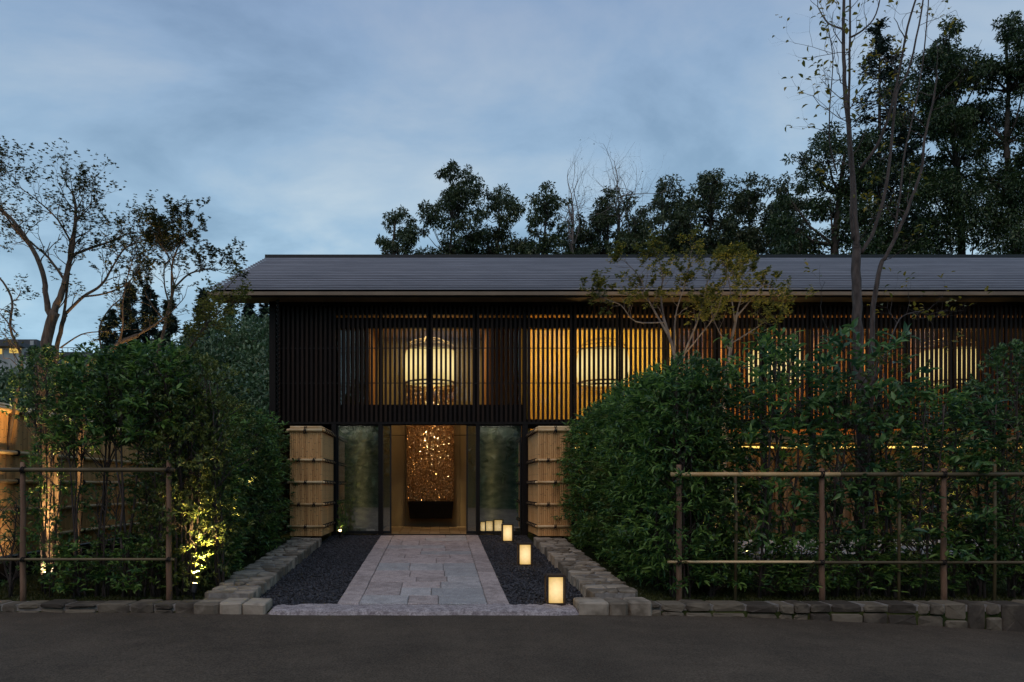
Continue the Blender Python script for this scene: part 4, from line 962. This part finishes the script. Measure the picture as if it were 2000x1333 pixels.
drawn_tree('maple_tree', 'orange lit maple leaning right from behind the left shrubs', 'tree', [
    ([(150, 1100), (158, 900), (163, 780), (166, 740), (180, 705), (210, 690), (235, 670), (270, 655)], .045, .03, 0),
    ([(232, 672), (245, 640), (250, 600), (262, 560), (280, 520)], .018, .005, .9),
    ([(268, 656), (300, 645), (340, 625), (375, 600)], .018, .005, 1),
    ([(200, 692), (190, 640), (205, 600), (230, 570), (255, 520)], .014, .004, .8)], 10.0, M['maplegreen'], M['bark'], 13, tw_L=.22, tw_d=2, leaf=.042, nleaf=1, keep=.45)
drawn_tree('maple_tree', 'leafy green maple standing behind the left hedge near the roof corner', 'tree', [
    ([(306, 1090), (305, 900), (306, 730), (308, 690), (322, 640), (330, 600), (340, 560)], .035, .022, 0),
    ([(338, 565), (360, 530), (380, 515), (395, 505), (412, 502)], .015, .005, 1),
    ([(335, 580), (340, 520), (355, 490), (372, 472), (382, 468)], .016, .005, 1),
    ([(332, 600), (310, 550), (300, 500), (310, 470)], .014, .005, 1),
    ([(325, 630), (300, 600), (280, 560), (275, 520)], .014, .005, 1),
    ([(340, 560), (348, 520), (344, 500)], .012, .005, 1)], 10.4, M['maplegreen'], M['bark'], 14, tw_L=.27, tw_d=3, leaf=.046, nleaf=1, keep=.62)
drawn_tree('maple_tree', 'small yellow green maple at the left end of the eave', 'tree', [
    ([(352, 1080), (356, 900), (356, 760), (362, 700), (385, 660), (402, 630), (420, 590), (440, 565)], .03, .008, .7),
    ([(372, 680), (395, 670), (425, 650), (440, 640)], .012, .004, 1),
    ([(395, 640), (430, 600), (445, 580)], .012, .004, 1)], 10.9, M['maple'], M['bark'], 15, tw_L=.28, tw_d=1, leaf=.05, nleaf=3, keep=.8)
drawn_tree('maple_tree', 'thin bare branched tree cut by the left edge of the photo', 'tree', [
    ([(-20, 1100), (10, 900), (35, 760), (42, 700), (20, 640), (24, 590), (5, 550), (-20, 530)], .03, .010, .5),
    ([(30, 650), (8, 620), (-20, 590)], .012, .004, .8)], 9.9, M['maplegreen'], M['bark'], 16, tw_L=.35, tw_d=2, leaf=.045, nleaf=2, keep=.4)
# maples in front of the lattice
drawn_tree('maple_tree', 'multi stemmed yellow green maple in front of the first lattice lanterns', 'tree', [
    ([(1330, 1060), (1328, 900), (1325, 780), (1318, 700), (1308, 660), (1295, 620)], .045, .024, 0),
    ([(1308, 660), (1280, 610), (1262, 575), (1250, 540), (1222, 510)], .02, .005, 1),
    ([(1300, 640), (1290, 580), (1292, 540), (1280, 500)], .018, .005, 1),
    ([(1298, 630), (1240, 630), (1210, 600), (1180, 590), (1160, 580)], .014, .004, 1),
    ([(1318, 700), (1315, 620), (1330, 560), (1335, 510)], .018, .005, 1),
    ([(1322, 720), (1350, 650), (1362, 600), (1370, 550), (1378, 540)], .02, .005, 1),
    ([(1330, 700), (1360, 660), (1385, 620), (1390, 580), (1400, 550)], .014, .004, 1)], 12.6, M['maple'], M['palebark'], 21, tw_L=.25, tw_d=3, leaf=.05, nleaf=1, keep=.62)
drawn_tree('maple_tree', 'yellowing maple left of the third lattice lantern', 'tree', [
    ([(1412, 1060), (1414, 900), (1415, 760), (1425, 690), (1432, 650), (1440, 610)], .045, .022, 0),
    ([(1436, 630), (1430, 560), (1425, 510)], .016, .004, 1),
    ([(1438, 620), (1470, 580), (1490, 560), (1515, 585)], .016, .004, 1),
    ([(1440, 610), (1455, 560), (1460, 520), (1475, 510)], .014, .004, 1),
    ([(1430, 670), (1480, 640), (1510, 620)], .014, .004, 1),
    ([(1428, 690), (1400, 630), (1395, 600)], .012, .004, 1)], 12.9, M['maple'], M['palebark'], 22, tw_L=.25, tw_d=3, leaf=.05, nleaf=1, keep=.75)
# tall bare tree at the right
drawn_tree('tall_tree', 'tall nearly leafless tree with grey brown trunk rising out of the frame', 'tree', [
    ([(1690, 1110), (1688, 950), (1685, 800), (1678, 700), (1672, 600), (1672, 510), (1674, 480)], .075, .052, 0),
    ([(1674, 485), (1672, 430), (1668, 330), (1664, 250), (1658, 170), (1657, 80), (1660, -20), (1668, -90)], .042, .014, .35),
    ([(1666, 470), (1655, 420), (1648, 340), (1635, 260), (1628, 180), (1622, 100), (1614, 30), (1605, -60)], .022, .008, .4),
    ([(1680, 330), (1705, 290), (1718, 240), (1728, 170), (1735, 90), (1750, 20), (1765, -60)], .022, .008, .4),
    ([(1682, 495), (1706, 450), (1725, 380), (1735, 300), (1745, 190), (1765, 150), (1785, 60), (1798, -30)], .026, .008, .4),
    ([(1658, 75), (1680, 65), (1700, 40), (1708, -20)], .014, .006, .5),
    ([(1657, 60), (1640, 20), (1640, -40)], .014, .006, .5),
    ([(1635, 340), (1612, 290), (1603, 230), (1600, 150), (1585, 110)], .010, .004, .8)], 9.6, M['yellowleaf'], M['trunkgrey'], 31, tw_L=.5, tw_d=2, leaf=.08, nleaf=1, keep=.15, starry=False, start=.3, tw_r=.007)
drawn_tree('tall_tree', 'thinner second tree leaning right beside the tall leafless tree', 'tree', [
    ([(1700, 1110), (1702, 900), (1700, 800), (1702, 700), (1706, 600), (1720, 520), (1732, 500), (1760, 440), (1780, 390), (1800, 330), (1806, 270), (1822, 200), (1830, 150)], .042, .010, .35),
    ([(1745, 470), (1760, 380), (1770, 300), (1790, 220), (1810, 120), (1822, 20), (1828, -40)], .014, .006, .4),
    ([(1700, 760), (1740, 690), (1770, 640), (1800, 605), (1850, 590), (1880, 600)], .012, .004, .5),
    ([(1650, 690), (1600, 640), (1580, 610)], .01, .004, .3)], 9.75, M['yellowleaf'], M['trunkgrey'], 32, tw_L=.45, tw_d=2, leaf=.08, nleaf=1, keep=.14, starry=False, start=.45, tw_r=.007)

# ------------------------------------------------------------------ trees built from leaf clumps
def clump_tree(name, label, Y, clumps, trunk, leafm, leaf=.2, dens=1.0, r0=.2, droop=.35, barkm=None, group=None, seed=0, flat=.75, aspect=.42):
    """clumps: (px, py, radius px); trunk: list of (px, py) from the ground up"""
    rr = random.Random(seed); sc = Y / FPX; base = P(trunk[0][0], trunk[0][1], Y); root = thing(name, label, 'tree', (base.x, base.y, base.z), group=group)
    T = [P(a, c, Y) - base for a, c in trunk]; b = MB(); b.tube(T, [r0 * (1 - .75 * i / (len(T) - 1)) for i in range(len(T))], 7)
    parts = []
    for (a, c, rp) in clumps:
        rp = rp * 1.18
        C = P(a, c, Y) - base; r = rp * sc; C.y += rr.uniform(-1, 1) * 1.6; 
        # branch from the trunk to the clump
        q = min(T, key=lambda t: abs(t.z - (C.z - r * 1.6)) + .2 * abs(t.x - C.x)); mid = q.lerp(C, .5) + Vector((0, 0, -r * .3))
        b.tube([q, mid, C + Vector((0, 0, r * .3))], [r0 * .3, r0 * .18, r0 * .06], 5, False)
        for _ in range(4):
            e_ = C + Vector((rr.uniform(-1, 1), rr.uniform(-1, 1), rr.uniform(-.6, .8))) * r * .9
            b.tube([mid.lerp(C, .6), e_], [r0 * .08, r0 * .03], 4, False)
        lp = leaf / sc; n = int(dens * 1.9 * math.pi * rp * rp / (lp * lp * aspect * .5)) + 12
        # sub-clusters make the outline uneven
        k = max(3, int(rp / 5)); cc = unit(rng.normal(0, 1, (k, 3))) * rng.uniform(.35, 1.0, (k, 1)) * r * np.array([1, 1, flat]); id_ = rng.integers(0, k, n)
        off = unit(rng.normal(0, 1, (n, 3))) * (rng.uniform(.1, 1, (n, 1)) ** .5) * r * .42 * np.array([1, 1, .8])
        p = np.array(tuple(C)) + cc[id_] + off; d = unit(off) * .8 + rng.normal(0, .55, (n, 3)); d[:, 2] -= droop
        L = rng.uniform(.6, 1.15, n) * leaf; parts.append(leaves(p, d, L, L * aspect))
    obj('trunk', b.mesh('trunk', barkm or M['darkbark'], True), root)
    V, F = join(parts); obj('crown', np_mesh('crown', V, F, leafm), root)
    return root
def column_clumps(cx, top, w, bot, n, seed, rmin=12, rmax=27, apex=.45):
    rr = random.Random(seed); out = [(cx + rr.uniform(-3, 3), top + 12, 12), (cx + rr.uniform(-12, 12), top + 26, 16)]
    for i in range(n):
        t = (i + .5) / n; y = top + 22 + (bot - top - 22) * t; ww = w / 2 * (apex + (1 - apex) * min(t * 2.2, 1)); out.append((cx + rr.uniform(-ww, ww), y + rr.uniform(-8, 8), rr.uniform(rmin, rmax)))
    return out
rowY = 42
bgr = [(768, 402, 92, 9, 'broadleaf tree standing alone at the left end of the row behind the roof'), (880, 326, 120, 24, 'tallest bushy tree of the row behind the left half of the roof'),
       (972, 360, 84, 14, 'slim tree right of the tallest one in the row behind the roof'), (1062, 366, 92, 15, 'airy two headed tree behind the roof left of the first bare tree'),
       (1185, 376, 84, 13, 'tree between the two bare trees behind the roof'), (1292, 356, 92, 17, 'rounded tree right of the bare trees behind the roof'),
       (1385, 330, 110, 26, 'broad domed dark tree behind the middle of the roof'), (1460, 348, 105, 24, 'wide tree joined to the domed tree behind the roof'),
       (1130, 425, 80, 8, 'low tree at the foot of the left bare tree behind the roof'), (1238, 415, 80, 9, 'low tree right of the right bare tree behind the roof'), (1335, 400, 80, 10, 'low tree left of the domed dark tree behind the roof'), (1525, 365, 90, 16, 'dark tree where the row meets the big trees at the right')]
for i, (cx, top, w_, n, lb) in enumerate(bgr):
    clump_tree('row_tree', lb, rowY + (i % 3) * 1.3, column_clumps(cx, top, w_, 505, int(n * 1.35), 50 + i) + column_clumps(cx, 455, w_ * 1.25, 560, 9 if cx > 820 else 3, 90 + i), [(cx, 920), (cx + 3, 600), (cx - 2, 500), (cx + 4, 430), (cx, top + 20)], M['far'], leaf=.22, dens=.85, r0=.13, droop=.5, seed=i, group='row of trees behind the roof')
def bare_tree(label, cx, top, w_, seed, Y=43):
    lim = [([(cx, 900), (cx + 2, 600), (cx, 480), (cx + 2, 430), (cx - 2, top + 30)], .12, .03, .5)]
    rr = random.Random(seed)
    for k in range(6): lim.append(([(cx, 500 - 14 * k), (cx + w_ * rr.uniform(-.25, .25), 460 - 14 * k), (cx + w_ * rr.uniform(-.5, .5), top + 20 + 14 * k)], .05, .015, 1))
    return drawn_tree('bare_tree', label, 'tree', lim, Y, M['far'], M['palebark'], seed, tw_L=1.6, tw_d=2, leaf=.1, nleaf=1, keep=.02, tw_r=.03, spread=1.0)
bare_tree('leafless thin tree behind the roof, left of the two bare ones', 1118, 350, 55, 61)
bare_tree('leafless thin tree behind the roof, right of the two bare ones', 1208, 335, 70, 62)
clump_tree('broadleaf_tree', 'big broadleaf tree behind the roof left of the tall cedar', 36, [(1600, 310, 34), (1582, 300, 22), (1640, 262, 34), (1590, 350, 34), (1545, 385, 26), (1565, 420, 38), (1620, 400, 46), (1660, 340, 46), (1560, 470, 40), (1610, 470, 50), (1660, 450, 52), (1680, 400, 40), (1530, 450, 26), (1530, 490, 30), (1580, 500, 40), (1700, 490, 50), (1650, 520, 50), (1655, 300, 34), (1690, 340, 40)],
           [(1640, 930), (1635, 600), (1630, 480), (1640, 380), (1650, 300)], M['fardark'], leaf=.2, dens=1.15, r0=.3, seed=71)
clump_tree('broadleaf_tree', 'tall dark broadleaf tree right of the cedar with round crowns', 34, [(1815, 95, 26), (1850, 110, 34), (1870, 80, 30), (1885, 120, 34), (1810, 140, 34), (1845, 165, 38), (1890, 175, 36), (1790, 190, 30), (1820, 215, 34), (1865, 215, 36), (1780, 150, 22), (1800, 255, 32), (1850, 260, 34), (1770, 225, 24), (1905, 215, 26), (1815, 300, 24), (1860, 300, 22),
           (1800, 330, 30), (1840, 345, 40), (1800, 390, 50), (1860, 380, 50), (1830, 440, 60), (1780, 450, 50), (1880, 450, 56), (1800, 500, 56), (1870, 510, 56), (1900, 330, 24), (1910, 400, 40), (1830, 180, 34), (1870, 150, 36), (1840, 230, 36), (1880, 245, 30), (1820, 280, 32), (1850, 305, 32), (1835, 140, 26), (1800, 120, 22)],
           [(1880, 930), (1880, 600), (1878, 450), (1870, 330), (1855, 230), (1850, 130)], M['fardark'], leaf=.17, dens=1.25, r0=.22, seed=72)
clump_tree('broadleaf_tree', 'tall broadleaf tree at the right edge with spreading dark limbs', 33, [(1940, 75, 26), (1965, 62, 26), (1990, 90, 36), (1935, 110, 28), (1965, 125, 34), (2010, 140, 40), (1940, 160, 30), (1975, 185, 36), (2020, 210, 40), (1925, 205, 22), (1950, 240, 28), (1990, 260, 32), (2040, 100, 40),
           (1935, 290, 30), (1970, 310, 34), (2010, 330, 40), (1925, 340, 28), (1990, 380, 34), (2030, 400, 44), (1950, 440, 44), (1990, 470, 50), (1940, 500, 50), (2020, 500, 50), (1955, 400, 24), (1960, 150, 38), (1990, 150, 36), (1950, 205, 30), (1990, 225, 36), (1962, 270, 32), (2000, 300, 36), (1965, 345, 34), (1930, 130, 22)],
           [(1985, 930), (1985, 600), (1990, 480), (1975, 380), (1965, 280), (1970, 180), (1965, 90)], M['fardark'], leaf=.17, dens=1.2, r0=.22, seed=73)
# cedars
def cedar(label, px, top, bot, wpx, Y, seed, leaf=.35, group=None, leafm=None):
    rr = random.Random(seed); sc = Y / FPX; base = P(px, bot, Y); H = (bot - top) * sc; root = thing('cedar_tree', label, 'tree', tuple(base), group=group)
    b = MB(); b.tube([(0, 0, 0), (0, 0, H * .98)], [wpx * sc * .045, .03], 7); parts = []; n = int(H / .55 * (3.2 if Y > 50 else 3.6))
    for i in range(n):
        t = (i / n) ** .9; z = H * (.18 + .82 * t); w = wpx * sc / 2 * (1 - t) ** (.62 if Y < 50 else .7) * rr.uniform(.65, 1.1) + .1; a = rr.uniform(0, 6.28); e_ = Vector((math.cos(a) * w, math.sin(a) * w, z + w * .05))
        b.tube([(0, 0, z), tuple(e_)], [.05, .02], 4, False)
        k = int(30 + w * 36); u = rng.uniform(.25, 1.05, (k, 1)); p = np.array([0, 0, z]) * (1 - u) + np.array(tuple(e_)) * u + rng.normal(0, 1, (k, 3)) * np.array([.28, .28, .22]) * (.3 + .35 * w)
        d = rng.normal(0, .6, (k, 3)) + np.array([math.cos(a), math.sin(a), .15]); L = rng.uniform(.6, 1.2, k) * leaf; parts.append(leaves(p, d, L, L * .38))
    obj('trunk', b.mesh('trunk', M['darkbark']), root); V, F = join(parts); obj('crown', np_mesh('crown', V, F, leafm or M['cedar']), root); return root
cedar('tall dark cedar rising above the roof behind the bare tree', 1718, 45, 930, 230, 38, 81, leaf=.26)
cedar('dark conifer filling the gap behind the roof at the right', 1770, 230, 930, 190, 40, 82, leaf=.28)
for i, (px, top, w_, lb) in enumerate(((216, 605, 44, 'leftmost small cedar on the far slope behind the left maples'), (253, 556, 56, 'tall narrow cedar on the far slope behind the left maples'), (292, 560, 60, 'dark cedar behind the leafy green maple'), (330, 585, 56, 'cedar right of the leafy green maple on the far slope'),
                                (400, 568, 84, 'widest cedar, just left of the roof corner'), (449, 592, 42, 'first narrow cedar seen under the eave'), (487, 592, 42, 'second narrow cedar seen under the eave'), (516, 594, 36, 'third narrow cedar touching the house corner'), (370, 640, 50, 'low cedar left of the widest one'))):
    cedar(lb, px, top, 800, w_, 78 + (i % 3) * 3, 100 + i, leaf=.55, group='cedars on the far hillside')

# unseen bank and thicket added behind the viewer to darken glass reflections
def bank_z(x, y):
    t = min(max((-18 - y) / 10, 0), 1); return -1.3 + 9.5 * t * t * (3 - 2 * t) + 1.2 * noise.noise(Vector((x * .2, y * .3, 3))) * t
grid('dark_backdrop_bank', list(np.arange(-90, 91, 3.0)), list(np.arange(-60, -16, 2.0)), bank_z, M['hillbase'])
parts = []
for i in range(260):
    x = rng.uniform(-60, 60); y = rng.uniform(-30, -21); n = 45; off = unit(rng.normal(0, 1, (n, 3))); z = bank_z(x, y) + rng.uniform(0, 1.5)
    L = rng.uniform(.7, 1.2, n) * .9; parts.append(leaves(np.array([x, y, z]) + off * 1.6, off + rng.normal(0, .6, (n, 3)), L, L * .5))
V, F = join(parts); tag(obj('backdrop_thicket', np_mesh('backdrop_thicket', V, F, M['fardark']), kind='stuff'), 'unseen dark thicket added behind the viewer to darken the glass reflections', 'thicket')
# ------------------------------------------------------------------ hillside and far building
def hill_z(x, y):
    px = CX + x / y * FPX
    top = np.interp(px, [-400, 0, 150, 250, 360, 430, 530, 700, 2600], [770, 765, 765, 740, 715, 672, 662, 720, 900])
    zt = EYE + (CY - top) / FPX * 72
    t = min(max((y - 30) / 42, 0), 1); t = t * t * (3 - 2 * t); z = .4 + (zt - 1.5) * t + 1.2 * noise.noise(Vector((x * .15, y * .15, 0))) * t
    if y > 74: z -= (y - 74) * .02
    return z - .3
grid('hill', list(np.arange(-60, 14, 2.0)), list(np.arange(28, 200, 3.0)), hill_z, M['hillbase'])
parts = []
for i in range(460):
    y = rng.uniform(42, 76); px = rng.uniform(-60, 640); x = (px - CX) / FPX * y; r = rng.uniform(1.1, 2.9); z = hill_z(x, y) + rng.uniform(-.8, .5)
    n = 230; off = unit(rng.normal(0, 1, (n, 3))); off[:, 2] = np.abs(off[:, 2]) * rng.uniform(.9, 1.7); p = np.array([x, y, z]) + off * r * rng.uniform(.75, 1.03, (n, 1)); d = off * .5 + rng.normal(0, .6, (n, 3)); d[:, 2] -= .5
    L = rng.uniform(.6, 1.2, n) * .52; parts.append(leaves(p, d, L, L * .36))
V, F = join(parts); tag(obj('hillside_thicket', np_mesh('hillside_thicket', V, F, M['hillgreen']), kind='stuff'), 'dense bamboo and tree thicket covering the far hillside', 'thicket')
FB = 120; k_ = FB / FPX
fb = thing('hillside_building', 'distant flat roofed building with lit windows on the hill at the left edge', 'building', tuple(P(60, 760, FB)))
def fbox(nm, xa, xb, ya, yb, d0, d1, m, par=None):
    a = P(xa, yb, FB); c = P(xb, ya, FB); b = MB(); b.box((a.x, FB + d0, a.z), (c.x, FB + d1, c.z)); o = put_mb(b, nm, M[m], fb)
    return o
fbox('wall', -60, 78, 680, 800, 0, 14, 'concrete'); fbox('wall', 78, 190, 698, 800, 1.5, 14, 'concrete')
fbox('roof_slab', -70, 50, 671, 679.5, -1.5, 15, 'concretedark'); fbox('roof_slab', 50.5, 178, 689, 697.5, -.5, 15, 'concretedark')
fbox('penthouse', -60, 52, 656, 670.5, 3, 10, 'concretedark'); fbox('canopy', 100, 200, 714, 722, -1.5, 1.4, 'concretedark')
for xa, xb, ya, yb in ((-20, 4, 682, 692), (19, 41, 681, 690), (88, 102, 701, 712), (118, 128, 701, 711)): fbox('window', xa, xb, ya, yb, -.12 if xa < 78 else 1.4, -.01 if xa < 78 else 1.49, 'winlit')
for i in range(9): fbox('railing_post', 88 + i * 11, 88.6 + i * 11, 680, 689, 0, .1, 'concretedark')
fbox('railing', 86, 180, 679, 680, 0, .1, 'concretedark')
for xa in (8, 12, 44): fbox('balcony_screen', xa - 4 if xa > 40 else xa, xa + 3, 659, 668, 2.8, 2.99, 'concrete')
# pale stone figure glimpsed behind the right trellis
b = MB(); b.lathe([(.09, 0), (.09, .05), (.05, .07), (.045, .24), (.10, .27), (.10, .30), (.07, .31), (.07, .40), (.13, .43), (.03, .50), (.0, .53)], 10); so_ = put_mb(b, 'stone_lantern', M['palegravel'], None, True)
so_.location = (P(1478, 1020, 11.6).x, 11.6, plane(11.6) + .28); tag(so_, 'small pale stone garden lantern glimpsed through the right trellis shrubs', 'stone lantern')
b = MB(); b.box((-.14, -.14, 0), (.14, .14, .06)); obj('base', b.mesh('base', M['palegravel']), so_, (0, 0, -.30))
print('objects', len(S.objects))
